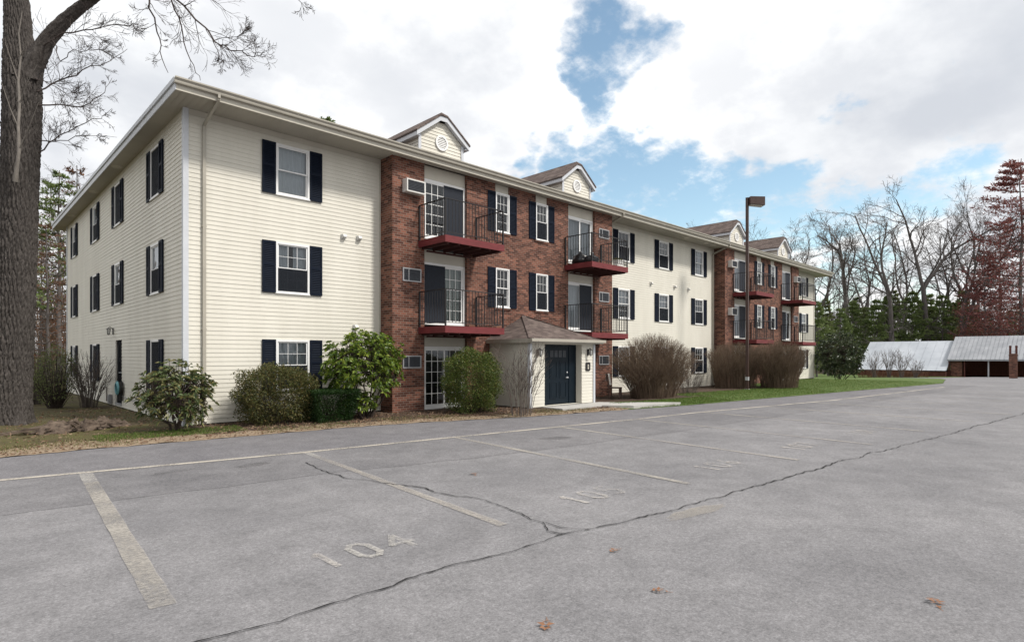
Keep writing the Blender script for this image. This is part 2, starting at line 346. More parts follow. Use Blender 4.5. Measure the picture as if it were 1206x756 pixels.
# ------------------------------------------------------------------ mesh helpers
def link(o, parent=None):
    COL.objects.link(o)
    if parent: o.parent = parent
    return o
def tag(o, label=None, cat=None, group=None, kind=None):
    if label: o['label'] = label
    if cat: o['category'] = cat
    if group: o['group'] = group
    if kind: o['kind'] = kind
    return o
def empty(name, loc=(0, 0, 0), rz=0.0, parent=None):
    o = bpy.data.objects.new(name, None); o.location = loc; o.rotation_euler = (0, 0, rz); o.empty_display_size = .3
    return link(o, parent)
class MB:
    """collects boxes, quads and tubes; build() links them as one mesh"""
    def __init__(s): s.v = []; s.f = []; s.mi = []
    def quad(s, *p, mi=0):
        n = len(s.v); s.v += [tuple(q) for q in p]; s.f.append(tuple(range(n, n + len(p)))); s.mi.append(mi); return s
    def box(s, x0, x1, y0, y1, z0, z1, mi=0):
        n = len(s.v)
        s.v += [(x0, y0, z0), (x1, y0, z0), (x1, y1, z0), (x0, y1, z0), (x0, y0, z1), (x1, y0, z1), (x1, y1, z1), (x0, y1, z1)]
        for f in ((0, 3, 2, 1), (4, 5, 6, 7), (0, 1, 5, 4), (1, 2, 6, 5), (2, 3, 7, 6), (3, 0, 4, 7)):
            s.f.append(tuple(n + i for i in f)); s.mi.append(mi)
        return s
    def bar(s, a, b, w, h=None, up=(0, 0, 1), mi=0):
        a, b = Vector(a), Vector(b); h = h or w; d = (b - a).normalized(); u = Vector(up)
        if abs(d.dot(u)) > .95: u = Vector((1, 0, 0))
        x = d.cross(u).normalized(); y = x.cross(d).normalized(); n = len(s.v)
        for c in (a, b):
            for (i, j) in ((-1, -1), (1, -1), (1, 1), (-1, 1)): s.v.append(tuple(c + x * (i * w / 2) + y * (j * h / 2)))
        for f in ((3, 2, 1, 0), (4, 5, 6, 7), (0, 1, 5, 4), (1, 2, 6, 5), (2, 3, 7, 6), (3, 0, 4, 7)):
            s.f.append(tuple(n + i for i in f)); s.mi.append(mi)
        return s
    def tube(s, pts, rad, sides=8, mi=0, cap=True):
        pts = [Vector(p) for p in pts]; rad = rad if hasattr(rad, '__len__') else [rad] * len(pts); n0 = len(s.v); k = len(pts)
        ref = None
        for i, p in enumerate(pts):
            d = (pts[min(i + 1, k - 1)] - pts[max(i - 1, 0)]).normalized()
            if ref is None: ref = Vector((0, 0, 1)) if abs(d.z) < .9 else Vector((1, 0, 0))
            x = d.cross(ref).normalized(); y = x.cross(d).normalized(); ref = y
            for j in range(sides):
                a = 2 * math.pi * j / sides; s.v.append(tuple(p + (x * math.cos(a) + y * math.sin(a)) * rad[i]))
        for i in range(k - 1):
            for j in range(sides):
                a = n0 + i * sides + j; b = n0 + i * sides + (j + 1) % sides
                s.f.append((a, b, b + sides, a + sides)); s.mi.append(mi)
        if cap:
            s.f.append(tuple(n0 + j for j in range(sides))[::-1]); s.f.append(tuple(n0 + (k - 1) * sides + j for j in range(sides))); s.mi += [mi, mi]
        return s
    def prism(s, poly, y0, y1, mi=0):
        """outline in (x, z), extruded along y"""
        n = len(s.v); k = len(poly)
        s.v += [(x, y0, z) for x, z in poly] + [(x, y1, z) for x, z in poly]
        s.f.append(tuple(range(n, n + k))); s.f.append(tuple(range(n + 2 * k - 1, n + k - 1, -1))); s.mi += [mi, mi]
        for i in range(k):
            j = (i + 1) % k; s.f.append((n + j, n + i, n + k + i, n + k + j)); s.mi.append(mi)
        return s
    def data(s, name, mats, smooth=False):
        me = bpy.data.meshes.new(name); me.from_pydata(s.v, [], s.f)
        for m in (mats if isinstance(mats, (list, tuple)) else [mats]): me.materials.append(MATS[m])
        me.polygons.foreach_set('material_index', s.mi)
        if smooth: me.polygons.foreach_set('use_smooth', [True] * len(s.f))
        uv = me.uv_layers.new(name='UVMap')
        for p in me.polygons:
            n = p.normal
            for li in p.loop_indices:
                c = me.vertices[me.loops[li].vertex_index].co
                if abs(n.z) > .95: q = (c.x, c.y)
                elif abs(n.y) >= abs(n.x): q = (c.x, c.z / max(.2, abs(n.y)) if abs(n.z) > .05 else c.z)
                else: q = (c.y, c.z / max(.2, abs(n.x)) if abs(n.z) > .05 else c.z)
                uv.data[li].uv = q
        me.update(); return me
    def build(s, name, mats, parent=None, smooth=False, loc=None, rz=0.0):
        o = bpy.data.objects.new(name, s.data(name, mats, smooth))
        if loc: o.location = loc
        o.rotation_euler = (0, 0, rz)
        return link(o, parent)
def inst(name, me, parent=None, loc=(0, 0, 0), rz=0.0):
    o = bpy.data.objects.new(name, me); o.location = loc; o.rotation_euler = (0, 0, rz); return link(o, parent)
def np_mesh(name, v, f, mats, mi=None, smooth=False):
    v = np.asarray(v, dtype=np.float32).reshape(-1, 3); f = np.asarray(f, dtype=np.int32); m, k = f.shape
    me = bpy.data.meshes.new(name)
    me.vertices.add(len(v)); me.vertices.foreach_set('co', v.ravel())
    me.loops.add(m * k); me.loops.foreach_set('vertex_index', f.ravel())
    me.polygons.add(m); me.polygons.foreach_set('loop_start', np.arange(0, m * k, k, dtype=np.int32))
    me.polygons.foreach_set('loop_total', np.full(m, k, dtype=np.int32))
    for q in (mats if isinstance(mats, (list, tuple)) else [mats]): me.materials.append(MATS[q])
    if mi is not None: me.polygons.foreach_set('material_index', np.asarray(mi, dtype=np.int32))
    if smooth: me.polygons.foreach_set('use_smooth', np.ones(m, dtype=bool))
    me.update(calc_edges=True); return me
def np_obj(name, v, f, mats, parent=None, **kw):
    return link(bpy.data.objects.new(name, np_mesh(name, v, f, mats, **kw)), parent)
def tubes(paths, sides=4):
    """paths: list of (pts (n,3), radii (n)); one vertex/face soup of quads"""
    V, F, n0 = [], [], 0
    for pts, rad in paths:
        pts = np.asarray(pts, dtype=float); k = len(pts)
        s = sides(rad[0]) if callable(sides) else sides
        t = np.gradient(pts, axis=0); t /= np.linalg.norm(t, axis=1, keepdims=True) + 1e-9
        ref = np.array([0, 0, 1.0]) if abs(t[0, 2]) < .85 else np.array([1.0, 0, 0])
        x = np.cross(t, ref); x /= np.linalg.norm(x, axis=1, keepdims=True) + 1e-9
        y = np.cross(x, t)
        a = np.arange(s) * 2 * np.pi / s
        ring = pts[:, None, :] + np.asarray(rad)[:, None, None] * (x[:, None, :] * np.cos(a)[None, :, None] + y[:, None, :] * np.sin(a)[None, :, None])
        V.append(ring.reshape(-1, 3))
        i = np.arange(k - 1)[:, None] * s; j = np.arange(s)[None, :]; jn = (j + 1) % s
        q = np.stack([i + j, i + jn, i + s + jn, i + s + j], -1).reshape(-1, 4) + n0
        F.append(q); n0 += k * s
    return np.concatenate(V), np.concatenate(F)
def unit(a): return a / (np.linalg.norm(a, axis=-1, keepdims=True) + 1e-9)
def leaves(c, d, length, width, fold=.25, droop=0.0):
    """leaf blades at centres c pointing along d; each a folded diamond of two triangles"""
    n = len(c); d = unit(d); rnd = unit(rng.normal(size=(n, 3)))
    s = unit(np.cross(d, rnd)); nn = np.cross(s, d)
    length = np.broadcast_to(length, (n,))[:, None]; width = np.broadcast_to(width, (n,))[:, None]
    base = c; tip = c + d * length + np.array([0, 0, -1.0]) * droop * length
    mid = c + d * length * .5
    l = mid + s * width * .5 + nn * width * fold; r = mid - s * width * .5 + nn * width * fold
    V = np.stack([base, l, tip, r], 1).reshape(-1, 3)
    b = np.arange(n)[:, None] * 4
    F = np.concatenate([b + np.array([[0, 1, 2]]), b + np.array([[0, 2, 3]])], 0)
    return V, F

# ------------------------------------------------------------------ ground
def ground_z(x, y):
    d = ahead(x, y)
    return 0.0 if d < 41 else -(d - 41) * .027 if d < 70 else -.783
def sheet(name, poly, zoff, material, kind='structure', parent=None):
    bm = bmesh.new(); vs_ = [bm.verts.new((x, y, 0)) for x, y in poly]; f = bm.faces.new(vs_)
    if f.normal.z < 0: f.normal_flip()
    bm.normal_update()
    if bm.faces[:][0].normal.z < 0: bmesh.ops.reverse_faces(bm, faces=bm.faces[:])
    for dd in (41, 70):
        p = S(0, dd)
        bmesh.ops.bisect_plane(bm, geom=bm.verts[:] + bm.edges[:] + bm.faces[:], plane_co=(p[0], p[1], 0), plane_no=(CS, SN, 0))
    bmesh.ops.triangulate(bm, faces=bm.faces[:])
    for v in bm.verts: v.co.z = ground_z(v.co.x, v.co.y) + zoff
    me = bpy.data.meshes.new(name); bm.to_mesh(me); bm.free(); me.materials.append(MATS[material])
    o = link(bpy.data.objects.new(name, me), parent)
    if kind: o['kind'] = kind
    return o
sheet('ground', [S(-700, -200), S(700, -200), S(700, 900), S(-700, 900)], -.03, 'soil')
EDGE = [(-60, -1.2), (-30, -1.6), (-12, -1.9), (-3.41, -1.98), (-2.26, -1.90), (-.2, -2.08), (2.91, -2.27), (4.81, -2.62), (6.57, -3.2), (8.47, -3.72), (11.0, -4.17), (12.75, -4.52),
        (15.21, -4.95), (17.14, -5.15), (28.97, -6.49), (32.77, -6.95), (38.0, -7.6), (41.4, -7.99)]
tip = [S((px - HX) / FPX * d, d) for px, d in ((1114, 45.5), (1108, 50), (1085, 54), (1062, 56), (1040, 57.5))]
far_side = [S((px - HX) / FPX * d, d) for px, d in ((1025, 62.5), (1060, 62), (1105, 62), (1130, 64.5))]
lot_poly = EDGE + tip + far_side + [(81.5, -4.5), (81.5, -60), S(120, -60), S(-120, -60), (-60, -60)]
lot = sheet('parking_lot', lot_poly, 0.0, 'asphalt')
random.seed(5)
SEAM = [(-60, -5.6), (-12, -6.4), (-3.4, -6.81), (-.44, -7.1), (2.98, -7.8), (9.8, -8.5), (18.85, -8.95), (30.08, -9.5), (39, -10.0)]
SEAM = [(a[0] + (b[0] - a[0]) * k / 6, a[1] + (b[1] - a[1]) * k / 6 + random.uniform(-.06, .06)) for a, b in zip(SEAM[:-1], SEAM[1:]) for k in range(6)] + [SEAM[-1]]
sheet('asphalt_stall_strip', [(x, y - .02) for x, y in EDGE[:-1]] + SEAM[::-1], .003, 'asphalt_stall', None, lot)
LINE = [(-60, -2.2), (-12, -3.7), (-3.54, -4.39), (-2.58, -4.55), (-1.03, -4.84), (.63, -5.10), (3.83, -5.46), (6.86, -5.84), (9.68, -6.2), (12.48, -6.42), (16.22, -6.99), (21.12, -7.75), (28, -8.3), (36, -8.9)]
sheet('asphalt_edge_strip', [(x, y - .02) for x, y in EDGE[:-2]] + LINE[2:-1][::-1] + LINE[:2][::-1], .006, 'asphalt_edge', None, lot)
def stripe(name, pts, wdt, z, material, jitter=.006):
    P_ = [Vector((x, y)) for x, y in pts]; fine_ = []
    for a, b in zip(P_[:-1], P_[1:]):
        n = max(2, int((b - a).length / .25))
        fine_ += [a.lerp(b, i / n) for i in range(n)]
    fine_.append(P_[-1]); mb = MB(); prev = None
    for i, p in enumerate(fine_):
        d = (fine_[min(i + 1, len(fine_) - 1)] - fine_[max(0, i - 1)]).normalized(); nrm = Vector((-d.y, d.x))
        wj = wdt / 2 + random.uniform(-jitter, jitter)
        a, b = p + nrm * wj, p - nrm * wj
        if prev: mb.quad((prev[1].x, prev[1].y, z + ground_z(*prev[1])), (b.x, b.y, z + ground_z(*b)), (a.x, a.y, z + ground_z(*a)), (prev[0].x, prev[0].y, z + ground_z(*prev[0])))
        prev = (a, b)
    return mb.build(name, material, lot)
stripe('stall_end_line', LINE[1:], .13, .0095, 'paint_line')
def line_y(x):
    for a, b in zip(LINE[:-1], LINE[1:]):
        if a[0] <= x <= b[0]: return a[1] + (b[1] - a[1]) * (x - a[0]) / (b[0] - a[0])
    return -8.9
stall_x = [-8.8, -5.7, -2.58, .63, 3.83, 6.84, 9.71, 12.9, 16.2, 19.4, 22.6, 25.8, 29.0, 32.2]
for i, x in enumerate(stall_x):
    y = line_y(x) - .03; L_ = 6.15 if i == 2 else 5.85; dx = -.43 if i == 2 else -.56
    def pt(t): return (x + dx * t, y - L_ * t)
    wd = .17 if i == 2 else .12
    if i == 2:
        stripe('stall_line', [pt(0), pt(.14)], wd, 0.0085, 'paint_number'); stripe('stall_line', [pt(.14), pt(1)], wd, 0.0085, 'paint_stall', .005)
    elif i == 3:
        stripe('stall_line', [pt(0), pt(.1)], wd, 0.0085, 'paint_number'); stripe('stall_line', [pt(.1), pt(1)], wd, 0.0085, 'paint_faint', .006)
    elif i == 4: stripe('stall_line', [pt(0), pt(1)], wd, 0.0085, 'paint_stall', .005)
    else:
        stripe('stall_line', [pt(0), pt(.36)], wd, 0.0085, 'paint_stall'); stripe('stall_line', [pt(.36), pt(1)], wd, 0.0085, 'paint_faint', .006)
# stencilled stall numbers
DIG = {'0': [(.1, .2, .1, .8), (.1, .8, .3, 1), (.3, 1, .6, 1), (.6, 1, .8, .8), (.8, .8, .8, .2), (.8, .2, .6, 0), (.6, 0, .3, 0), (.3, 0, .1, .2)],
       '1': [(.45, 0, .45, 1), (.45, 1, .25, .82)], '4': [(.65, 0, .65, 1), (.65, 1, .08, .35), (.08, .35, .9, .35)],
       '5': [(.8, 1, .2, 1), (.2, 1, .18, .58), (.18, .58, .6, .62), (.6, .62, .8, .4), (.8, .4, .75, .12), (.75, .12, .5, 0), (.5, 0, .15, .06)],
       '6': [(.7, .97, .35, .85), (.35, .85, .15, .4), (.15, .4, .25, .06), (.25, .06, .6, 0), (.6, 0, .8, .25), (.8, .25, .6, .5), (.6, .5, .2, .45)],
       '7': [(.1, 1, .85, 1), (.85, 1, .4, 0)],
       '8': [(.3, .52, .15, .78), (.15, .78, .45, 1), (.45, 1, .75, .78), (.75, .78, .6, .52), (.6, .52, .3, .52), (.3, .52, .12, .22), (.12, .22, .45, 0), (.45, 0, .8, .22), (.8, .22, .6, .52)]}
def number(txt, x, y, mats):
    mb = MB()
    for k, ch in enumerate(txt):
        for (a, b, c, d) in DIG[ch]:
            ox = x + k * .36
            p, q = Vector((ox + a * .27, y + b * .40, .012)), Vector((ox + c * .27, y + d * .40, .012))
            v = (q - p).normalized(); n = Vector((-v.y, v.x, 0)) * .032
            p -= v * .018; q += v * .018
            p.z = q.z = .0085 + .0006 * (len(mb.f) % 5)
            mb.quad(p - n, q - n, q + n, p + n, mi=mats[k])
    return mb.build('stall_number', ['paint_number', 'paint_number_faint'], lot)
number('104', -1.86, -10.86, (1, 0, 0))
for t, (x, y) in zip(('105', '106', '107', '108'), ((1.32, -11.0), (4.40, -11.16), (7.42, -11.36), (10.55, -11.6))): number(t, x, y, (1, 1, 1))
# cracks
def crack(pts, wd, name='crack'):
    P_ = [Vector((x, y)) for x, y in pts]; out_ = []
    for a, b in zip(P_[:-1], P_[1:]):
        n = max(2, int((b - a).length / .07)); nr = Vector((-(b - a).y, (b - a).x)).normalized(); off = 0
        for i in range(n):
            off = off * .8 + random.uniform(-.026, .026); out_.append(a.lerp(b, i / n) + nr * off * min(1, (i + 1) / 3, (n - i) / 3))
    out_.append(P_[-1]); mb = MB(); prev = None
    for i, p in enumerate(out_):
        d = (out_[min(i + 1, len(out_) - 1)] - out_[max(0, i - 1)]).normalized(); nr = Vector((-d.y, d.x)); h = wd * random.uniform(.25, .8) * (.95 + .18 * math.sin(i * .043 + 1) + .12 * math.sin(i * .19))
        a, b = p + nr * h, p - nr * h * random.uniform(.4, 1)
        if prev: mb.quad((*prev[1], .0125 + ground_z(*p)), (*b, .0125 + ground_z(*p)), (*a, .0125 + ground_z(*p)), (*prev[0], .0125 + ground_z(*p)))
        prev = (a, b)
    return mb.build(name, 'crack_tar', lot)
crack([(-6.5, -11.3), (-4.2, -11.38), (-2.99, -11.46), (-2.67, -11.52), (-2.27, -11.54), (-1.81, -11.54), (-1.49, -11.52), (-.82, -11.57), (-.24, -11.62), (.59, -11.7), (1.13, -11.8), (1.96, -11.94), (3.1, -12.01), (4.73, -12.14), (6.98, -12.29), (9.24, -12.55), (12.92, -12.94), (19.57, -13.57), (30, -14.6), (44, -16)], .018)
crack([(.18, -6.1), (.04, -7.65), (.25, -8.33), (.49, -9.0), (.44, -9.35), (.62, -9.9), (.56, -10.57), (.43, -11.03), (.43, -11.46), (.59, -11.7)], .017)
crack([(.43, -11.2), (.25, -11.45), (.28, -11.62)], .012)
def blotch(name, x, y, rx, ry, material, z=.0235, rot=0):
    poly = []
    for i in range(22):
        a = i / 22 * 2 * math.pi; k = random.uniform(.75, 1.1); px_, py_ = rx * k * math.cos(a), ry * k * math.sin(a)
        poly.append((x + px_ * math.cos(rot) - py_ * math.sin(rot), y + px_ * math.sin(rot) + py_ * math.cos(rot)))
    mb = MB(); mb.quad(*[(a, b, z) for a, b in poly]); return mb.build(name, material, lot)
blotch('sandy_stain', 2.0, -12.12, .55, .13, 'sand_stain', .0075, -.1)

for x, y, rx, ry, z in ((-1.55, -5.4, .45, .10, .0078), (-.5, -5.7, .3, .14, .0079), (5.3, -7.1, .4, .2, .0074)):
    blotch('oil_stain', x, y, rx, ry, 'oil_stain', z, random.uniform(-.3, .3))
# sidewalk from the entrance to the lot, verge, planting bed and lawn
mb = MB()
SW = [(9.75, -2.62), (12.7, -2.62), (13.2, -3.3), (14.7, -4.72), (12.3, -4.36), (11.7, -3.5), (9.75, -3.45)]
n_ = len(SW)
mb.quad(*[(x, y, .115) for x, y in SW])
for i in range(n_):
    a, b = SW[i], SW[(i + 1) % n_]; mb.quad((a[0], a[1], -.03), (b[0], b[1], -.03), (b[0], b[1], .115), (a[0], a[1], .115))
tag(mb.build('sidewalk', 'concrete'), kind='structure')
def edge_y(x):
    for a, b in zip(EDGE[:-1], EDGE[1:]):
        if a[0] <= x <= b[0]: return a[1] + (b[1] - a[1]) * (x - a[0]) / (b[0] - a[0])
    return EDGE[-1][1]
def bed_z(t): return .012 + .085 * min(1, max(0, t / 1.3))
def strip(name, x0, x1, ya, yb, material, nx=60, ny=8, rough=.012, lift=0.0):
    """undulating strip between y = edge(x)+ya and y = edge(x)+yb (yb may be absolute through a callable)"""
    V, F = [], []
    for i in range(nx + 1):
        x = x0 + (x1 - x0) * i / nx; e = edge_y(x)
        y0 = ya(x) if callable(ya) else e + ya; y1 = yb(x) if callable(yb) else e + yb
        for j in range(ny + 1):
            y = y0 + (y1 - y0) * j / ny
            V.append((x, y, bed_z(y - e) + lift + ground_z(x, y) + random.uniform(-rough, rough) * (1 if y - e > .2 else .3)))
    for i in range(nx):
        for j in range(ny):
            a = i * (ny + 1) + j; F.append((a, a + ny + 1, a + ny + 2, a + 1))
    me = np_mesh(name, V, F, material, smooth=True); o = link(bpy.data.objects.new(name, me)); o['kind'] = 'structure'; return o
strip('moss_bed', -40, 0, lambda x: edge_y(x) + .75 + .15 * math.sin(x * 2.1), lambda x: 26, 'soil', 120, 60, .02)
strip('verge', -40, 12.4, lambda x: edge_y(x) - .03 + .05 * math.sin(x * 5.3) + .03 * math.sin(x * 13), lambda x: (edge_y(x) + .8 + .15 * math.sin(x * 2.1)) if x <= 0 else edge_y(x) + .55 + .08 * math.sin(x * 3.3), 'dry_verge', 300, 6, .012, .002)
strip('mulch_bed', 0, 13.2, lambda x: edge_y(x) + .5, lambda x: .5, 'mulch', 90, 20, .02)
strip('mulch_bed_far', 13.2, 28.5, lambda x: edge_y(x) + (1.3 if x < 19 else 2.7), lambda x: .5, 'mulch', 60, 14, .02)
strip('lawn', 12.0, 41.2, lambda x: edge_y(x) - .02 + .03 * math.sin(x * 4.1), lambda x: edge_y(x) + (1.5 if x < 18 else 3.2) if x < 27 else .6, 'lawn_green', 120, 14, .015, .003)
# lawn point beyond the building
lp = [(41.2, edge_y(41.2) - .02)] + [EDGE[-1]] + tip + [S(43, 58.5), S(30, 60), (41.2, .6)]
sheet('lawn_point', lp, .03, 'lawn_green')
sheet('lawn_beyond', [S(24, 62), far_side[0], far_side[1], far_side[2], far_side[3], (81.3, -3.5), (81.3, 12), S(30, 80), S(20, 70)], .03, 'lawn_green')

def blades(name, n, sampler, length, width, material, label, kind='stuff'):
    c = sampler(n); n = len(c)
    d = np.stack([rng.normal(0, .45, n), rng.normal(0, .45, n), np.ones(n)], 1)
    V, F = leaves(c, d, rng.uniform(.5, 1, n) * length, width, .1, .1)
    o = np_obj(name, V, F, material); tag(o, label, None, None, kind); return o
def strip_sampler(x0, x1, ya, yb, patch=0.0, bias=1.0):
    def f(n):
        x = x0 + (x1 - x0) * rng.random(n) ** bias; e = np.interp(x, [p[0] for p in EDGE], [p[1] for p in EDGE])
        A = np.array([ya(v) if callable(ya) else 0 for v in x]) if callable(ya) else e + ya
        B = np.array([yb(v) for v in x]) if callable(yb) else e + yb
        y = A + (B - A) * rng.random(n)
        if patch:
            m = (np.sin(x * 1.7 + y * .9) + np.sin(x * .6 - y * 2.3 + 1) + np.sin(x * 4.1 + 2) * .6 + rng.normal(0, .5, n)) > patch
            x, y, e = x[m], y[m], e[m]
        z = .012 + .085 * np.clip((y - e) / 1.3, 0, 1) + np.array([ground_z(a, b) for a, b in zip(x, y)])
        return np.stack([x, y, z], 1)
    return f
blades('lawn_grass', 42000, strip_sampler(12.6, 41, .03, lambda x: edge_y(x) + (1.4 if x < 18 else 3.1) if x < 27 else .3), .075, .012, 'grass_green', 'bright green mown grass strip along the far lot edge')
blades('verge_grass', 16000, strip_sampler(-12, 12.2, .06, .95, .15), .07, .009, 'grass_dry', 'sparse dry and green grass on the verge beside the asphalt')
blades('green_grass_tufts', 5000, strip_sampler(-1.9, .9, .55, 1.35), .06, .009, 'grass_green', 'small green grass patch beside the nearest shrub')
blades('moss_grass', 7000, strip_sampler(-9, -.05, 1.0, 6.5, .5), .06, .009, 'grass_dry', 'thin mossy grass under the large bare tree')
c = strip_sampler(-14, 12, .0, 1.0)(4200); c[:, 2] += .012
V, F = leaves(c, rng.normal(size=(len(c), 3)) * np.array([1, 1, .18]), rng.uniform(.03, .085, len(c)), rng.uniform(.02, .045, len(c)), .2)
tag(np_obj('leaf_litter', V, F, 'leaf_litter'), 'brown fallen leaf litter strewn along the verge', kind='stuff')
c = np.concatenate([strip_sampler(-9, -.1, 1.0, 9)(2600), strip_sampler(.2, 9, .5, 2.0)(1500)]); c[:, 2] += .015
V, F = leaves(c, rng.normal(size=(len(c), 3)) * np.array([1, 1, .2]), rng.uniform(.03, .09, len(c)), rng.uniform(.02, .05, len(c)), .2)
tag(np_obj('bed_litter', V, F, 'leaf_litter'), 'dead leaves scattered over the beds by the walls', kind='stuff')
# ------------------------------------------------------------------ the apartment building
LEN, DEP, TOPZ, PR = 42.28, 18.1, 7.68, .66
bldg = tag(empty('apartment_building'), 'three storey cream sided apartment building with two brick bays and red balconies', 'apartment building')
def rot_back(q, x): return q
def xform(mb, fn): mb.v = [fn(*p) for p in mb.v]; return mb
def siding(mb, x0, x1, z0, z1, holes=(), pitch=.108, rev=.10):
    """clapboard courses in the plane y = 0 facing -y, with window holes (x0, x1, z0, z1)"""
    zs = set([z0, z1]); k = 0
    while z0 + k * pitch < z1: zs.add(round(z0 + k * pitch, 5)); k += 1
    for h in holes: zs |= {round(h[2], 5), round(h[3], 5)}
    zs = sorted(z for z in zs if z0 - 1e-6 <= z <= z1 + 1e-6)
    for za, zb in zip(zs[:-1], zs[1:]):
        if zb - za < 1e-4: continue
        zm = (za + zb) / 2; kk = math.floor((zm - z0) / pitch); zk = z0 + kk * pitch
        off = lambda z: -(.015 - .013 * (z - zk) / pitch)
        cuts = sorted((h[0], h[1]) for h in holes if h[2] < zm < h[3]); xs = []; x = x0
        for a, b in cuts:
            if a > x: xs.append((x, a))
            x = max(x, b)
        if x < x1: xs.append((x, x1))
        rk = random.Random(kk * 7 + int(x0 * 10)); jn = []; xj = x0 + rk.uniform(.3, 3.6)
        while xj < x1: jn.append(xj); xj += rk.uniform(3.0, 3.8)
        pieces = []
        for a, b in xs:
            cut_ = [a] + [j for j in jn if a < j < b] + [b]; pieces += list(zip(cut_[:-1], cut_[1:]))
        for a, b in pieces:
            ex = .0012 * (sum(1 for j in jn if j <= a + 1e-6) % 2); off = lambda z, ex=ex: -(.0125 - .0105 * (z - zk) / pitch) - ex
            mb.quad((a, off(za), za), (b, off(za), za), (b, off(zb), zb), (a, off(zb), zb))
            if abs(za - zk) < 1e-4: mb.quad((a, -.0005, za), (b, -.0005, za), (b, off(za), za), (a, off(za), za))
    for a, b, c, d in holes: reveal(mb, a, b, c, d, 0, rev)
    return mb
def reveal(mb, a, b, c, d, y0, y1):
    mb.quad((a, y0, c), (a, y1, c), (a, y1, d), (a, y0, d)); mb.quad((b, y1, c), (b, y0, c), (b, y0, d), (b, y1, d))
    mb.quad((a, y0, d), (a, y1, d), (b, y1, d), (b, y0, d)); mb.quad((a, y1, c), (a, y0, c), (b, y0, c), (b, y1, c))
def flatwall(mb, x0, x1, z0, z1, holes=(), rev=.12):
    xs = sorted({x0, x1, *[h[0] for h in holes], *[h[1] for h in holes]}); zs = sorted({z0, z1, *[h[2] for h in holes], *[h[3] for h in holes]})
    for a, b in zip(xs[:-1], xs[1:]):
        for c, d in zip(zs[:-1], zs[1:]):
            xm, zm = (a + b) / 2, (c + d) / 2
            if any(h[0] < xm < h[1] and h[2] < zm < h[3] for h in holes): continue
            mb.quad((a, 0, c), (b, 0, c), (b, 0, d), (a, 0, d))
    for h in holes: reveal(mb, *h[:4], 0, h[4] if len(h) > 4 else rev)
    return mb
WZ = [.84, 3.43, 6.03]; WH = 1.36            # sill heights of the three storeys
WW = .93                                     # window width in the siding
def whole(xc, z, wd): return (xc - wd / 2, xc + wd / 2, z, z + WH)
# window columns
F1 = [2.64]; F2 = [17.97, 21.35, 24.88]; F3 = [40.15]
LW = [2.57, 7.25, 11.2, 15.95]
BX = [5.35, 26.58]                           # left ends of the brick bays
bay_w = 10.85
def siding_wall(x0, x1, cols, skip=()):
    mb = MB(); holes = [whole(x, z, WW) for x in cols for z in WZ]
    siding(mb, x0, x1, .12, TOPZ, holes); return mb
siding_wall(0, BX[0], F1).build('siding_wall', 'siding', bldg)
siding_wall(BX[0] + bay_w, BX[1], F2).build('siding_wall', 'siding', bldg)
siding_wall(BX[1] + bay_w, LEN, F3).build('siding_wall', 'siding', bldg)
# left gable-end wall (runs along Y, faces -X)
mb = MB(); holes = []
for i, y in enumerate(LW):
    for k, z in enumerate(WZ):
        if i == 1 and k == 0: continue
        holes.append(whole(DEP - y, z, WW))
door_y = 7.17
holes.append((DEP - door_y - .46, DEP - door_y + .46, .22, 2.28))
siding(mb, 0, DEP, .12, TOPZ, holes)
xform(mb, lambda x, y, z: (y, DEP - x, z)).build('siding_wall', 'siding', bldg)
mb = siding(MB(), 0, DEP, .12, TOPZ); xform(mb, lambda x, y, z: (LEN - y, x, z)).build('siding_wall', 'siding', bldg)
mb = siding(MB(), 0, LEN, .12, TOPZ); xform(mb, lambda x, y, z: (LEN - x, DEP - y, z)).build('siding_wall', 'siding', bldg)
# backing box coloured dark for the rooms' shade, stops daylight passing through
mb = MB(); mb.box(.55, LEN - .55, .55, DEP - .55, .02, TOPZ - .02)
for i in (1, 2): pass
mb.build('dark_room_backing', 'interior_dark', bldg)
# corner boards
mb = MB(); mb.box(-.035, .085, -.035, -.003, .1, TOPZ - .001).box(-.035, -.003, -.003, .085, .1, TOPZ - .001); mb.build('corner_board', 'trim', bldg)
mb = MB(); mb.box(LEN - .085, LEN + .035, -.035, -.003, .1, TOPZ - .001).box(LEN + .003, LEN + .035, -.003, .085, .1, TOPZ - .001); mb.build('corner_board', 'cream_trim', bldg)
mb = MB(); mb.box(-.035, -.003, DEP - .085, DEP + .03, .1, TOPZ - .001); mb.build('corner_board', 'trim', bldg)
for x in (BX[0] - .05, BX[0] + bay_w + .004, BX[1] - .05, BX[1] + bay_w + .004):
    MB().box(x, x + .046, -.03, -.002, .12, TOPZ - .002).build('corner_board', 'cream_trim', bldg)
mb = MB(); mb.box(.02, LEN - .02, .012, .3, -.1, .118).box(.012, .3, .3, DEP - .02, -.1, .118); mb.build('foundation', 'foundation', bldg)
# frieze board under the soffit
for a, b in ((.09, BX[0] - .052), (BX[0] + bay_w + .05, BX[1] - .052), (BX[1] + bay_w + .05, LEN - .09)):
    MB().box(a, b, -.03, -.021, TOPZ - .14, TOPZ - .002).build('frieze_board', 'cream_trim', bldg)

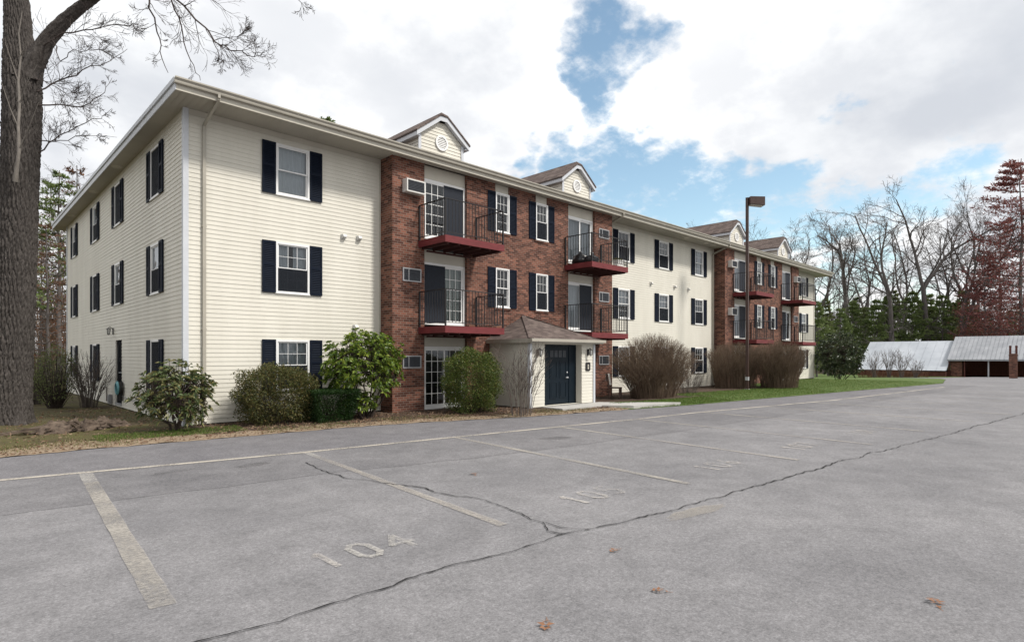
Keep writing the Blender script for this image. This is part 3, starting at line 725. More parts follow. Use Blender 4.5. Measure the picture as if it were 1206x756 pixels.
# --- brick bays
DR = [(6.5, 8.2), (13.33, 15.0)]                      # door recesses (bay-relative to the first bay)
DZ = [(.10, 2.06), (2.74, 4.68), (5.40, 7.27)]
BW = [(9.47, 10.12), (11.49, 12.12)]
AC1, AC2 = (5.70, 6.37), (15.27, 15.96)
ACZ = [(1.39, 1.78), (4.0, 4.41), (6.64, 7.03)]
def brick_bay(dx):
    holes = []
    for a, b in DR: holes.append((a, b, .06, TOPZ, .20))
    for a, b in BW:
        holes.append((a, b, WZ[2], TOPZ, .12)); holes.append((a, b, WZ[1], WZ[1] + WH, .12))
    for a, b in (AC1, AC2):
        for c, d in ACZ: holes.append((a, b, c, d, .15))
    mb = flatwall(MB(), BX[0], BX[0] + bay_w, -.1, TOPZ, holes)
    # rowlock sills and soldier lintels
    for a, b in BW:
        for z in WZ[1:]: mb.box(a - .06, b + .06, -.035, .05, z - .075, z - .004)
        mb.box(a - .4, b + .4, -.012, -.002, WZ[1] + WH + .004, WZ[1] + WH + .07)
    xform(mb, lambda x, y, z: (x + dx, y - PR, z))
    L_, R_ = BX[0] + dx, BX[0] + bay_w + dx
    mb.quad((L_, 0.02, -.1), (L_, -PR, -.1), (L_, -PR, TOPZ), (L_, 0.02, TOPZ)); mb.quad((R_, -PR, -.1), (R_, 0.02, -.1), (R_, 0.02, TOPZ), (R_, -PR, TOPZ))
    mb.build('brick_wall', 'brick', bldg)
    # cream panels over the doors and the top windows
    for a, b in DR:
        for (z0, z1) in ((DZ[0][1] + .004, DZ[1][0] - .31), (DZ[1][1] + .004, DZ[2][0] - .33), (DZ[2][1] + .004, TOPZ - .003)):
            MB().box(a + .003 + dx, b - .003 + dx, -PR + .10, -PR + .19, z0, z1).build('spandrel_panel', 'cream_trim', bldg)
    for a, b in BW: MB().box(a + .003 + dx, b - .003 + dx, -PR + .03, -PR + .11, WZ[2] + WH + .004, TOPZ - .003).build('spandrel_panel', 'cream_trim', bldg)
    # same backing behind the bay, room shade put into its dark colour
    MB().box(L_ + .2, R_ - .2, -PR + .42, .5, .03, TOPZ - .03).build('dark_room_backing', 'interior_dark', bldg)
for bx in BX: brick_bay(bx - BX[0])

# --- windows: frame mesh with panes, muntins, curtain and shutters under it
def window_meshes(wd, muntin, cols=3):
    h = WH; c = .055 if wd > .8 else .042
    fr = MB()
    fr.box(-wd / 2, -wd / 2 + c, -.034, .06, 0, h).box(wd / 2 - c, wd / 2, -.034, .06, 0, h).box(-wd / 2 + c, wd / 2 - c, -.034, .06, h - c, h).box(-wd / 2 + c, wd / 2 - c, -.040, .06, 0, c)
    a, b = -wd / 2 + c, wd / 2 - c; s = .032; zm = h * .5
    for (z0, z1, y) in ((zm - .018, h - c, -.006), (c, zm + .018, .022)):
        fr.box(a, a + s, y, y + .025, z0, z1).box(b - s, b, y, y + .025, z0, z1).box(a + s, b - s, y, y + .025, z1 - s, z1).box(a + s, b - s, y, y + .025, z0, z0 + s)
    fr.box(-wd / 2 - .02, wd / 2 + .02, -.052, -.0345, -.012, .022)
    pn = MB(); pn.quad((a + .01, .008, zm), (b - .01, .008, zm), (b - .01, .008, h - c - .01), (a + .01, .008, h - c - .01)); pn.quad((a + .01, .034, c + .01), (b - .01, .034, c + .01), (b - .01, .034, zm), (a + .01, .034, zm))
    mu = None
    if muntin:
        mu = MB(); gx0, gx1 = a + s, b - s
        for (z0, z1, y) in ((zm + .014, h - c - s, .000), (c + s, zm - .014, .027)):
            for i in range(1, cols): x = gx0 + (gx1 - gx0) * i / cols; mu.box(x - .0055, x + .0055, y, y + .006, z0, z1)
            z = (z0 + z1) / 2; mu.box(gx0, gx1, y - .001, y + .005, z - .0055, z + .0055)
    return fr.data('window', 'window_white'), pn.data('pane', 'glass'), mu.data('muntin_grille', 'window_white') if mu else None
def shutter_mesh(wd=.355):
    mb = MB(); h = WH; t = .05
    mb.box(-wd / 2, wd / 2, -.012, -.002, 0, h)
    for x0, x1 in ((-wd / 2, -wd / 2 + t), (wd / 2 - t, wd / 2)): mb.box(x0, x1, -.034, -.0125, 0, h)
    for z0, z1 in ((0, .08), (h * .52, h * .52 + .07), (h - .07, h)): mb.box(-wd / 2 + t, wd / 2 - t, -.034, -.0125, z0, z1)
    for z0, z1 in ((.08, h * .52), (h * .52 + .07, h - .07)):
        n = int((z1 - z0) / .045)
        for i in range(n):
            z = z0 + (z1 - z0) * i / n; mb.quad((-wd / 2 + t, -.0125, z + .04), (-wd / 2 + t, -.030, z + .006), (wd / 2 - t, -.030, z + .006), (wd / 2 - t, -.0125, z + .04))
    return mb.data('shutter', 'shutter_navy')
def curtain_mesh(wd, h, folds, z0=0.0, m='curtain', amp=.018):
    mb = MB(); n = folds * 6
    for i in range(n):
        x0, x1 = -wd / 2 + wd * i / n, -wd / 2 + wd * (i + 1) / n
        y0, y1 = amp * math.sin(i / 6 * 2 * math.pi), amp * math.sin((i + 1) / 6 * 2 * math.pi)
        mb.quad((x0, y0, z0), (x1, y1, z0), (x1, y1, z0 + h), (x0, y0, z0 + h))
    return mb.data('curtain', m)
WM = {('s', 1): window_meshes(WW, True), ('s', 0): window_meshes(WW, False), ('b', 1): window_meshes(.645, True, 3), ('b', 0): window_meshes(.645, False)}
SHUT = shutter_mesh()
CUR = {k: (curtain_mesh(wd - .1, WH - .05, 7, .03), curtain_mesh(wd - .1, WH * .55, 7, WH * .44), curtain_mesh((wd - .1) * .42, WH - .05, 3, .03)) for k, wd in (('s', WW), ('b', .645))}
SCRN = {(k, hlf): MB().box(-wd / 2 + .058, wd / 2 - .058, -.0125, -.0075, .058, WH - .058 if not hlf else WH * .5 - .01).data('insect_screen', 'screen_mesh') for k, wd in (('s', WW), ('b', .645)) for hlf in (0, 1)}
def window(x, y, z, rz=0.0, kind='s', muntin=1, curtain=0, screen=None):
    fr, pn, mu = WM[(kind, muntin)]; wd = WW if kind == 's' else .645
    o = inst('window', fr, bldg, (x, y, z), rz); inst('pane', pn, o)
    if mu: inst('muntin_grille', mu, o)
    for sx in (-1, 1):
        sh = inst('shutter', SHUT, o, (sx * (wd / 2 + .355 / 2 + .004), -.022 if kind == 's' else -.004, 0))
    if screen is not None: inst('insect_screen', SCRN[(kind, screen)], o)
    if curtain in (1, 2): inst('curtain', CUR[kind][curtain - 1], o, (0, .11, 0))
    if curtain == 3:
        for sx in (-1, 1): inst('curtain', CUR[kind][2], o, (sx * (wd - .1) * .28, .11, 0))
    return o
for k, z in enumerate(WZ): window(F1[0], 0, z, 0, 's', 0 if k == 2 else 1, (2, 3, 1)[k], (1, 1, None)[k])
F2C = {(0, 0): 2, (0, 1): 2, (0, 2): 0, (1, 0): 3, (1, 1): 2, (1, 2): 0, (2, 0): 0, (2, 1): 0, (2, 2): 3}
for i, x in enumerate(F2):
    for k, z in enumerate(WZ): window(x, 0, z, 0, 's', 1, F2C[(i, k)], 1 if (i + k) % 3 != 1 else None)
for k, z in enumerate(WZ): window(F3[0], 0, z, 0, 's', 1, (0, 2, 0)[k])
for i, y in enumerate(LW):
    for k, z in enumerate(WZ):
        if i == 1 and k == 0: continue
        window(0, y, z, -math.pi / 2, 's', 0, (0, 2 if i < 2 else 0, 2 if i == 2 else 0)[k], 0 if (i, k) in ((0, 2), (1, 2), (0, 0), (2, 1), (3, 1), (2, 0)) else 1)
for bx in BX:
    for a, b in BW:
        for z in WZ[1:]: window((a + b) / 2 + bx - BX[0], -PR + .004, z, 0, 'b', 1, 0, 1 if a > 10 else None)

# --- sliding doors
def slider_meshes(w_, h):
    fr = MB(); c = .07; y0, y1 = .10, .19
    fr.box(0, c, y0, y1, 0, h).box(w_ - c, w_, y0, y1, 0, h).box(c, w_ - c, y0, y1, h - c, h).box(c, w_ - c, y0 - .02, y1, 0, .05)
    m = w_ / 2; s = .055
    for (a, b, yy) in ((c, m + s / 2, .105), (m - s / 2, w_ - c, .14)):
        fr.box(a, a + s, yy, yy + .03, .05, h - c).box(b - s, b, yy, yy + .03, .05, h - c).box(a + s, b - s, yy, yy + .03, h - c - s, h - c).box(a + s, b - s, yy, yy + .03, .05, .05 + .10)
    pL, pR = MB(), MB()
    pL.quad((c + s, .12, .15), (m - s / 2, .12, .15), (m - s / 2, .12, h - c - s), (c + s, .12, h - c - s))
    pR.quad((m + s / 2, .155, .15), (w_ - c - s, .155, .15), (w_ - c - s, .155, h - c - s), (m + s / 2, .155, h - c - s))
    def grid(x0, x1, y):
        g = MB()
        for i in (1, 2): x = x0 + (x1 - x0) * i / 3; g.box(x - .009, x + .009, y, y + .008, .15, h - c - s)
        for i in range(1, 5): z = .15 + (h - c - s - .15) * i / 5; g.box(x0, x1, y - .001, y + .007, z - .009, z + .009)
        return g
    return dict(frame=fr.data('sliding_door', 'window_white'), pl=pL.data('pane', 'glass'), pr=pR.data('pane', 'glass'),
                gl=grid(c + s, m - s / 2, .111).data('muntin_grille', 'window_white'), gr=grid(m + s / 2, w_ - c - s, .146).data('muntin_grille', 'window_white'),
                scr=MB().box(m - s / 2 + .004, w_ - c - .004, .098, .104, .06, h - c - .004).data('insect_screen', 'screen_dark'),
                scl=MB().box(c + .004, m + s / 2 - .004, .094, .1, .06, h - c - .004).data('insect_screen', 'screen_dark'),
                cu=curtain_mesh(w_ - .1, h - .05, 16, .02, 'curtain', .03), cg=curtain_mesh(w_ - .1, h - .05, 14, .02, 'curtain_green', .03))
SL = {(0, k): slider_meshes(DR[0][1] - DR[0][0] - .006, DZ[k][1] - DZ[k][0]) for k in range(3)}
SL.update({(1, k): slider_meshes(DR[1][1] - DR[1][0] - .006, DZ[k][1] - DZ[k][0]) for k in range(3)})
# per door: left grid, right grid, screen side, curtain
DOORS = {(0, 0, 2): (1, 0, 'scr', None), (0, 0, 1): (1, 1, 'scl', 'cg'), (0, 0, 0): (1, 1, None, None),
         (0, 1, 2): (0, 0, None, 'cu'), (0, 1, 1): (0, 0, 'scr', 'cu'), (0, 1, 0): (1, 1, None, None),
         (1, 0, 2): (0, 0, 'scr', 'cu'), (1, 0, 1): (0, 0, 'scr', 'cu'), (1, 0, 0): (1, 1, None, None),
         (1, 1, 2): (0, 0, 'scr', 'cu'), (1, 1, 1): (0, 0, 'scl', None), (1, 1, 0): (1, 1, None, None)}
for (b, d, k), (gl, gr, sc_, cu) in DOORS.items():
    m = SL[(d, k)]; o = inst('sliding_door', m['frame'], bldg, (DR[d][0] + .003 + BX[b] - BX[0], -PR, DZ[k][0]))
    inst('pane', m['pl'], o); inst('pane', m['pr'], o)
    if gl: inst('muntin_grille', m['gl'], o)
    if gr: inst('muntin_grille', m['gr'], o)
    if sc_: inst('insect_screen', m[sc_], o)
    if cu: inst('curtain', m[cu], o, ((DR[d][1] - DR[d][0]) / 2, .28, 0))
MB()

# --- wall air conditioners
def ac_meshes(w_, h, out_):
    cs = MB(); t = .035
    cs.box(0, t, -out_, .1, 0, h).box(w_ - t, w_, -out_, .1, 0, h).box(t, w_ - t, -out_, .1, h - t, h).box(t, w_ - t, -out_, .1, 0, t)
    gr = MB(); gr.box(t, w_ - t, -out_ + .03, -out_ + .06, t, h - t)
    n = 7
    for i in range(n): z = t + (h - 2 * t) * (i + .5) / n; gr.box(t, w_ - t, -out_ + .012, -out_ + .0295, z - .009, z + .009)
    return cs, gr
for bi, bx in enumerate(BX):
    dx = bx - BX[0]
    for ai, (a, b) in enumerate((AC1, AC2)):
        for k, (c, d) in enumerate(ACZ):
            big = (bi, ai, k) in ((0, 0, 2), (1, 0, 2), (1, 0, 1), (1, 1, 2))
            cs, gr = ac_meshes(b - a - .006, d - c - .006, .24 if big else .03)
            if not big: cs.box(.2, .225, -.028, .0, .035, d - c - .041)
            o = cs.build('wall_air_conditioner', 'white_case' if big else 'grey_metal', bldg, loc=(a + .003 + dx, -PR, c + .003))
            gr.build('grille', 'grille_dark', o)

# --- balconies
def balcony(dx, x0, x1, z, label=None):
    y0, y1 = -2.0, -PR - .004; h = .20; top = z
    dk = MB(); dk.box(x0, x1, y0, y0 + .045, top - h, top).box(x0, x0 + .045, y0 + .045, y1, top - h, top).box(x1 - .045, x1, y0 + .045, y1, top - h, top)
    xform(dk, lambda a, b, c: (a + dx, b, c)); o = dk.build('balcony', 'deck_red', bldg)
    bd = MB(); n = 9
    for i in range(n):
        a = y0 + .046 + (y1 - y0 - .05) * i / n; b = y0 + .046 + (y1 - y0 - .05) * (i + 1) / n - .006
        bd.box(x0 + .046 + dx, x1 - .046 + dx, a, b, top - .04, top - .006)
    bd.build('deck_boards', 'deck_boards', o)
    jo = MB(); m = 6
    for i in range(m):
        x = x0 + .15 + (x1 - x0 - .3) * i / (m - 1); jo.box(x - .02 + dx, x + .02 + dx, y0 + .046, y1, top - h + .02 - .07, top - .041)
    jo.box(x0 + .3 + dx, x1 - .3 + dx, y1 - .06, y1, top - h - .10, top - h - .052)
    jo.build('joist', 'joist', o)
    rl = MB(); H_ = 1.07; ya, yb = y0 + .03, y1 - .03; xa, xb = x0 + .03 + dx, x1 - .03 + dx
    for (p, q) in (((xa, yb), (xa, ya)), ((xa, ya), (xb, ya)), ((xb, ya), (xb, yb))):
        rl.bar((*p, top + H_), (*q, top + H_), .038, .026); rl.bar((*p, top + .10), (*q, top + .10), .026, .02)
        L_ = math.dist(p, q); n = int(L_ / .125)
        for i in range(1, n):
            t = i / n; x, y = p[0] + (q[0] - p[0]) * t, p[1] + (q[1] - p[1]) * t; rl.bar((x, y, top + .11), (x, y, top + H_ - .014), .0135)
    for (x, y) in ((xa, yb), (xa, ya), (xb, ya), (xb, yb)): rl.bar((x, y, top + .001), (x, y, top + H_ + .012), .042)
    rl.build('railing', 'black_metal', o)
    return o
for bx in BX:
    for (x0, x1) in ((6.27, 8.62), (13.1, 15.42)):
        for z in (2.64, 5.27): balcony(bx - BX[0], x0, x1, z)

# --- soffit, fascia, gutter, roof
OX0, OX1, OY0, OY1, FZ = -.45, LEN + .9, -1.0, DEP + 1.0, 7.90
def ring(mb, x0, x1, y0, y1, a0, a1, b0, b1, z0, z1): pass
mb = MB(); t = .02
def soffit_strip(x0, x1, y0, y1, along):
    # vented vinyl panels with a groove every 15 cm
    n = max(1, int(((x1 - x0) if along == 'x' else (y1 - y0)) / .15))
    for i in range(n):
        if along == 'x':
            a, b = x0 + (x1 - x0) * i / n, x0 + (x1 - x0) * (i + 1) / n; mb.quad((a, y1, TOPZ), (b - .012, y1, TOPZ), (b - .012, y0, TOPZ), (a, y0, TOPZ)); mb.quad((b - .012, y1, TOPZ + .008), (b, y1, TOPZ + .008), (b, y0, TOPZ + .008), (b - .012, y0, TOPZ + .008))
        else:
            a, b = y0 + (y1 - y0) * i / n, y0 + (y1 - y0) * (i + 1) / n; mb.quad((x0, b - .012, TOPZ), (x1, b - .012, TOPZ), (x1, a, TOPZ), (x0, a, TOPZ)); mb.quad((x0, b, TOPZ + .008), (x1, b, TOPZ + .008), (x1, b - .012, TOPZ + .008), (x0, b - .012, TOPZ + .008))
soffit_strip(OX0 + .02, OX1 - .02, OY0 + .02, .03, 'x')
soffit_strip(OX0 + .02, .03, .03, OY1 - .02, 'y'); soffit_strip(LEN - .03, OX1 - .02, .03, OY1 - .02, 'y'); soffit_strip(.03, LEN - .03, DEP - .03, OY1 - .02, 'x')
mb.box(OX0 + .02, OX1 - .02, OY0 + .02, OY1 - .02, TOPZ + .012, TOPZ + .05)
sof = mb.build('soffit', 'soffit', bldg)
mb = MB()
mb.box(OX0, OX0 + .02, OY0, OY1, TOPZ - .03, FZ).box(OX0 - .035, OX0 - .001, OY0 - .035, OY1, FZ - .09, FZ + .01)
mb.build('fascia', 'trim', bldg)
mb = MB(); mb.box(OX0 + .021, OX1 - .021, OY0, OY0 + .02, TOPZ - .03, FZ).box(OX1 - .02, OX1, OY0, OY1, TOPZ - .03, FZ).box(OX0 + .021, OX1 - .021, OY1 - .02, OY1, TOPZ - .03, FZ)
mb.build('fascia', 'cream_trim', bldg)
# K style gutter along the front
prof = [(-.002, 7.775), (-.075, 7.775), (-.085, 7.80), (-.088, 7.835), (-.115, 7.865), (-.125, 7.875), (-.125, 7.905), (-.115, 7.905), (-.112, 7.882), (-.012, 7.882), (-.002, 7.905)]
mb = MB(); xa, xb = OX0 - .03, OX1 + .03; k = len(prof)
for i in range(k):
    p, q = prof[i], prof[(i + 1) % k]; mb.quad((xa, OY0 + p[0], p[1]), (xa, OY0 + q[0], q[1]), (xb, OY0 + q[0], q[1]), (xb, OY0 + p[0], p[1]))
mb.quad(*[(xa, OY0 + p[0], p[1]) for p in prof]); mb.quad(*[(xb, OY0 + p[0], p[1]) for p in prof[::-1]])
mb.build('gutter', 'gutter', bldg)
SLP = .33; rise = (OY1 - OY0) / 2 * SLP; ym = (OY0 + OY1) / 2; half = (OY1 - OY0) / 2
a, b, c, d = (OX0, OY0, FZ + .012), (OX1, OY0, FZ + .012), (OX1, OY1, FZ + .012), (OX0, OY1, FZ + .012)
e, f = (OX0 + half, ym, FZ + rise), (OX1 - half, ym, FZ + rise)
mb = MB(); mb.quad(a, b, f, e).quad(b, c, f).quad(c, d, e, f).quad(d, a, e); mb.quad(d, c, b, a)
roof = mb.build('roof', 'shingle', bldg)
# roof boots far back
# downspouts with an offset elbow under the soffit
for x, y in ((.42, -.04), (BX[0] + bay_w + .30, -.04), (BX[1] - .22, -.04)):
    mb = MB(); xo = x + (.02 if x < 1 else -.05)
    pts = [(xo, OY0 - .05, 7.79), (xo, OY0 - .05, 7.70), (x, y - .02, 7.36), (x, y - .02, .30), (x, y - .12, .16)]
    for p, q in zip(pts[:-1], pts[1:]): mb.bar(p, q, .075, .055, up=(0, 1, 0) if abs(p[2] - q[2]) > 1 else (1, 0, 0))
    for z in (2.4, 4.9): mb.box(x - .055, x + .055, -.075, -.005, z, z + .03)
    mb.build('downspout', 'gutter', bldg)
# recessed soffit lights
for x, y in ((-.22, 6.3), (-.22, 10.2), (-.22, 15.2), (22.6, -.55), (24.6, -.55), (25.4, -.55)):
    mb = MB(); mb.tube([(x, y, TOPZ - .03), (x, y, TOPZ + .0)], [.13, .16], 14); mb.build('soffit_light', 'cream_trim', bldg)

# --- gable dormers with a clipped peak and a round vent
def dormer(xc):
    yf = -.35; hw = .875; zb = 8.02; p = .108; ze = 8.70; zp = 9.36; zt = 9.26; cw = .13
    dm = MB()
    def face_w(z):                                   # half width of the gable at height z
        return hw if z <= ze else max(cw * .5, hw * (zp - z) / (zp - ze))
    z = zb; p = .108
    while z < zt - .01:
        z2 = min(z + p, zt - .005)
        if z < ze < z2: z2 = ze
        a, b = face_w(z), face_w(z2); dm.quad((xc - a, yf - .018, z), (xc + a, yf - .018, z), (xc + b, yf - .003, z2), (xc - b, yf - .003, z2)); dm.quad((xc - a, yf, z), (xc + a, yf, z), (xc + a, yf - .018, z), (xc - a, yf - .018, z)); z = z2
    for s in (-1, 1):
        z = zb
        while z < ze:
            z2 = min(z + p, ze); x = xc + s * hw; q = [(x + s * .016, yf, z), (x + s * .016, yf + 2.6, z), (x + s * .002, yf + 2.6, z2), (x + s * .002, yf, z2)]
            dm.quad(*(q if s > 0 else q[::-1])); z = z2
    o = dm.build('dormer', 'siding', bldg)
    tr = MB()
    for s in (-1, 1):
        x = xc + s * hw; tr.box(min(x, x + s * .03) - (.07 if s > 0 else 0), max(x, x + s * .03) + (.07 if s < 0 else 0), yf - .042, yf - .0195, zb, ze)
    # rake boards
    ov, oh = .17, .16; g = (zp - ze) / hw
    def P2(u): return ze + .0 + (hw - u) * g                    # slope line through the wall head
    yo = yf - .16
    for s in (-1, 1):
        x_e = xc + s * (hw + ov); z_e = P2(hw + ov); x_t = xc + s * cw; z_t = P2(cw)
        tr_t = .15
        q = [(x_e, z_e), (x_t, z_t), (x_t, z_t + tr_t), (x_e, z_e + tr_t)] if s < 0 else [(x_t, z_t), (x_e, z_e), (x_e, z_e + tr_t), (x_t, z_t + tr_t)]
        tr.prism(q, yo, yo + .03)
        # rake soffit back to the wall and the return along the eave
        tr.quad((x_e, yo + .031, z_e + .02), (x_t, yo + .031, z_t + .02), (x_t, yf - .002, z_t + .02), (x_e, yf - .002, z_e + .02))
        xx = sorted((x_e, x_e - s * .025)); tr.box(xx[0], xx[1], yo + .031, yf + 2.2, z_e + .0, z_e + .14)
        xw = sorted((x_e - s * .026, xc + s * (hw + .018))); tr.box(xw[0], xw[1], yo + .032, yf + 2.2, z_e + .015, z_e + .03)
    zt_ = P2(cw); tr.prism([(xc - cw + .001, zt_), (xc + cw - .001, zt_), (xc + cw - .001, zt_ + .149), (xc - cw + .001, zt_ + .149)], yo - .0005, yo + .0295)
    tr.build('dormer_trim', 'trim', o)
    rf = MB(); th = .05; zo = .155; yb = 4.6; zr = P2(0) + zo + .03; yk = yo + .14
    for s in (-1, 1):
        x_e = xc + s * (hw + ov + .03); z_e = P2(hw + ov + .03) + zo; x_c = xc + s * cw; z_c = P2(cw) + zo
        top = [(x_e, yo - .03, z_e + th), (x_c, yo - .03, z_c + th), (xc, yk, zr + th), (xc, yb, zr + th), (x_e, yb, z_e + th)]
        bot = [(p[0], p[1], p[2] - th) for p in top]
        rf.quad(*(top[::-1] if s < 0 else top)); rf.quad(*(bot if s < 0 else bot[::-1]))
        for i in range(5):
            j = (i + 1) % 5
            if i == 2: continue
            rf.quad(bot[i], bot[j], top[j], top[i])
    rf.quad((xc - cw, yo - .03, P2(cw) + zo + th), (xc + cw, yo - .03, P2(cw) + zo + th), (xc, yk, zr + th)); rf.quad((xc - cw, yo - .03, P2(cw) + zo), (xc + cw, yo - .03, P2(cw) + zo), (xc + cw, yo - .03, P2(cw) + zo + th), (xc - cw, yo - .03, P2(cw) + zo + th))
    rf.build('dormer_roof', 'shingle', o)
    vt = MB(); zc = 8.60; r1, r2 = .185, .25; n = 24
    for i in range(n):
        a, b = 2 * math.pi * i / n, 2 * math.pi * (i + 1) / n; ca, sa, cb, sb = math.cos(a), math.sin(a), math.cos(b), math.sin(b); y1, y2 = yf - .022, yf - .055
        vt.quad((xc + r1 * ca, y2, zc + r1 * sa), (xc + r1 * cb, y2, zc + r1 * sb), (xc + r2 * cb, y2, zc + r2 * sb), (xc + r2 * ca, y2, zc + r2 * sa)); vt.quad((xc + r2 * ca, y2, zc + r2 * sa), (xc + r2 * cb, y2, zc + r2 * sb), (xc + r2 * cb, y1, zc + r2 * sb), (xc + r2 * ca, y1, zc + r2 * sa)); vt.quad((xc + r1 * cb, y2, zc + r1 * sb), (xc + r1 * ca, y2, zc + r1 * sa), (xc + r1 * ca, y1, zc + r1 * sa), (xc + r1 * cb, y1, zc + r1 * sb))
    for i in range(-3, 4):
        z = zc + i * .055; hh = math.sqrt(max(0, r1 ** 2 - (i * .055) ** 2)); vt.quad((xc - hh, yf - .024, z + .026), (xc - hh, yf - .046, z - .018), (xc + hh, yf - .046, z - .018), (xc + hh, yf - .024, z + .026))
    vt.build('round_vent', 'window_white', o)
for bx in BX:
    for x in (7.38, 14.2): dormer(x + bx - BX[0])

# --- small vents and fittings on the front wall
for x, z in ((4.12, 5.19), (4.61, 5.21), (4.5, 2.61), (20.19, 5.22), (22.37, 5.24), (23.73, 5.22)):
    mb = MB(); mb.box(x - .075, x + .075, -.035, -.02, z - .07, z + .07)
    mb.prism([(x - .062, z - .05), (x + .062, z - .05), (x + .062, z + .06), (x - .062, z + .06)], -.10, -.0355); mb.quad((x - .055, -.10, z - .051), (x + .055, -.10, z - .051), (x + .05, -.14, z - .02), (x - .05, -.14, z - .02)); mb.quad((x - .05, -.14, z - .02), (x + .05, -.14, z - .02), (x + .055, -.101, z + .058), (x - .055, -.101, z + .058))
    mb.build('wall_vent', 'white_case', bldg)

# --- side door with its lamp, meter box and pipe on the left wall
sd_ = MB(); sd_.box(-.45, .45, .03, .075, 0, 2.05)
for (x0, x1) in ((-.36, -.04), (.04, .36)):
    for (z0, z1) in ((.2, .8), (.95, 1.35), (1.5, 1.9)): sd_.box(x0, x1, .018, .0295, z0, z1)
so = sd_.build('side_door', 'side_door_black', bldg, loc=(0, door_y, .225), rz=-math.pi / 2)
mb = MB(); mb.box(-.47, .47, -.03, .12, -.06, -.003); mb.build('threshold', 'grey_metal', so)
mb = MB(); mb.tube([(.36, .017, 1.0), (.36, -.045, 1.0)], .014, 8); mb.tube([(.36, -.045, 1.0), (.26, -.045, 1.0)], .012, 8); mb.build('handle', 'galvanised', so)
def lantern(name, x, y, z, rz, parent):
    mb = MB(); mb.box(-.045, .045, -.022, -.004, -.10, .12)
    mb.tube([(0, -.022, .08), (0, -.10, .16), (0, -.13, .12)], .011, 6)
    mb.tube([(0, -.13, .12), (0, -.13, .09)], [.02, .075], 8); mb.tube([(0, -.13, -.09), (0, -.13, -.12)], [.045, .02], 8)
    for k in range(4):
        a = math.pi / 4 + k * math.pi / 2; mb.bar((.066 * math.cos(a), -.13 + .066 * math.sin(a), .09), (.042 * math.cos(a), -.13 + .042 * math.sin(a), -.09), .01)
    o = mb.build(name, 'black_metal', parent, loc=(x, y, z), rz=rz)
    g = MB(); g.tube([(0, -.13, .088), (0, -.13, -.088)], [.058, .036], 8); g.build('lamp_glass', 'lens', o); return o
lantern('wall_lamp', -.02, 7.95, 2.58, -math.pi / 2, bldg)
mb = MB(); mb.box(-.10, -.022, 8.15, 8.42, .16, .46); mb.box(-.115, -.1005, 8.18, 8.39, .2, .42); mb.build('meter_box', 'grey_metal', bldg)
mb = MB(); mb.tube([(-.05, 8.85, .2), (-.05, 8.85, .68), (-.05, 9.15, .68)], .016, 6); mb.tube([(-.05, 9.28, .62), (-.09, 9.28, .62)], .05, 8); mb.build('pipe', 'bronze', bldg)
mb = MB(); mb.tube([(-.05, 6.6, .5), (-.055, 5.0, .42), (-.05, 3.4, .46)], .010, 6); mb.build('cable', 'grey_metal', bldg)

# --- entrance vestibule
VX0, VX1, VY, VH = 9.21, 12.50, -2.55, 2.16
DX0, DX1 = 9.90, 11.80
mb = MB(); siding(mb, VX0, VX1, .12, VH + .1, [(DX0, DX1, .12, 2.15)], rev=.3); xform(mb, lambda x, y, z: (x, y + VY, z))
m2 = MB(); siding(m2, 0, -PR - VY, .12, VH + .1); xform(m2, lambda x, y, z: (VX0 + y, -PR - x, z))
n = len(mb.v); mb.v += m2.v; mb.f += [tuple(i + n for i in f) for f in m2.f]; mb.mi += m2.mi
m3 = MB(); siding(m3, 0, -PR - VY, .12, VH + .1); xform(m3, lambda x, y, z: (VX1 - y, VY + x, z))
n = len(mb.v); mb.v += m3.v; mb.f += [tuple(i + n for i in f) for f in m3.f]; mb.mi += m3.mi
porch = mb.build('entrance_vestibule', 'siding', bldg)
mb = MB(); mb.box(VX0 + .03, VX1 - .03, VY + .012, -PR - .01, -.1, .118); mb.build('foundation', 'foundation', porch)
mb = MB()
for x0, x1 in ((VX0 - .03, VX0 + .07), (VX1 - .07, VX1 + .03)): mb.box(x0, x1, VY - .04, VY - .022, .1, VH + .0)
mb.box(VX0 - .03, VX0 - .021, VY - .021, VY + .07, .1, VH); mb.box(VX1 + .021, VX1 + .03, VY - .021, VY + .07, .1, VH)
mb.build('corner_board', 'trim', porch)
EX0, EX1, EY, EZ = 9.03, 12.74, -2.80, 2.18; AP = (10.83, -PR - .003, 3.20)
mb = MB(); mb.quad((EX0, EY, EZ + .13), (EX1, EY, EZ + .13), AP).quad((EX0, -PR - .003, EZ + .13), (EX0, EY, EZ + .13), AP).quad((EX1, EY, EZ + .13), (EX1, -PR - .003, EZ + .13), AP)
for p in ((EX0, EY), (EX1, EY)): mb.bar((p[0] + (AP[0] - p[0]) * .02, p[1] + (AP[1] - p[1]) * .02, EZ + .14), (AP[0], AP[1] - .02, AP[2] + .01), .16, .02)
mb.build('porch_roof', 'shingle', porch)
mb = MB(); mb.box(EX0, EX1, EY, EY + .02, EZ, EZ + .13).box(EX0, EX0 + .02, EY + .021, -PR - .01, EZ, EZ + .13).box(EX1 - .02, EX1, EY + .021, -PR - .01, EZ, EZ + .13); mb.quad((EX0 + .02, EY + .02, EZ + .01), (EX0 + .02, -PR - .01, EZ + .01), (EX1 - .02, -PR - .01, EZ + .01), (EX1 - .02, EY + .02, EZ + .01))
mb.box(EX0 - .05, EX1 + .05, EY - .075, EY - .003, EZ + .04, EZ + .135)
mb.build('porch_fascia', 'gutter', porch)
yd = VY + .26
mb = MB(); mb.box(DX0 + .004, 10.30, yd - .02, yd + .06, .12, 2.146).box(11.42, DX1 - .004, yd - .02, yd + .06, .12, 2.146).box(10.30, 11.42, yd - .02, yd + .06, 2.08, 2.146); mb.build('door_surround', 'door_navy', porch)
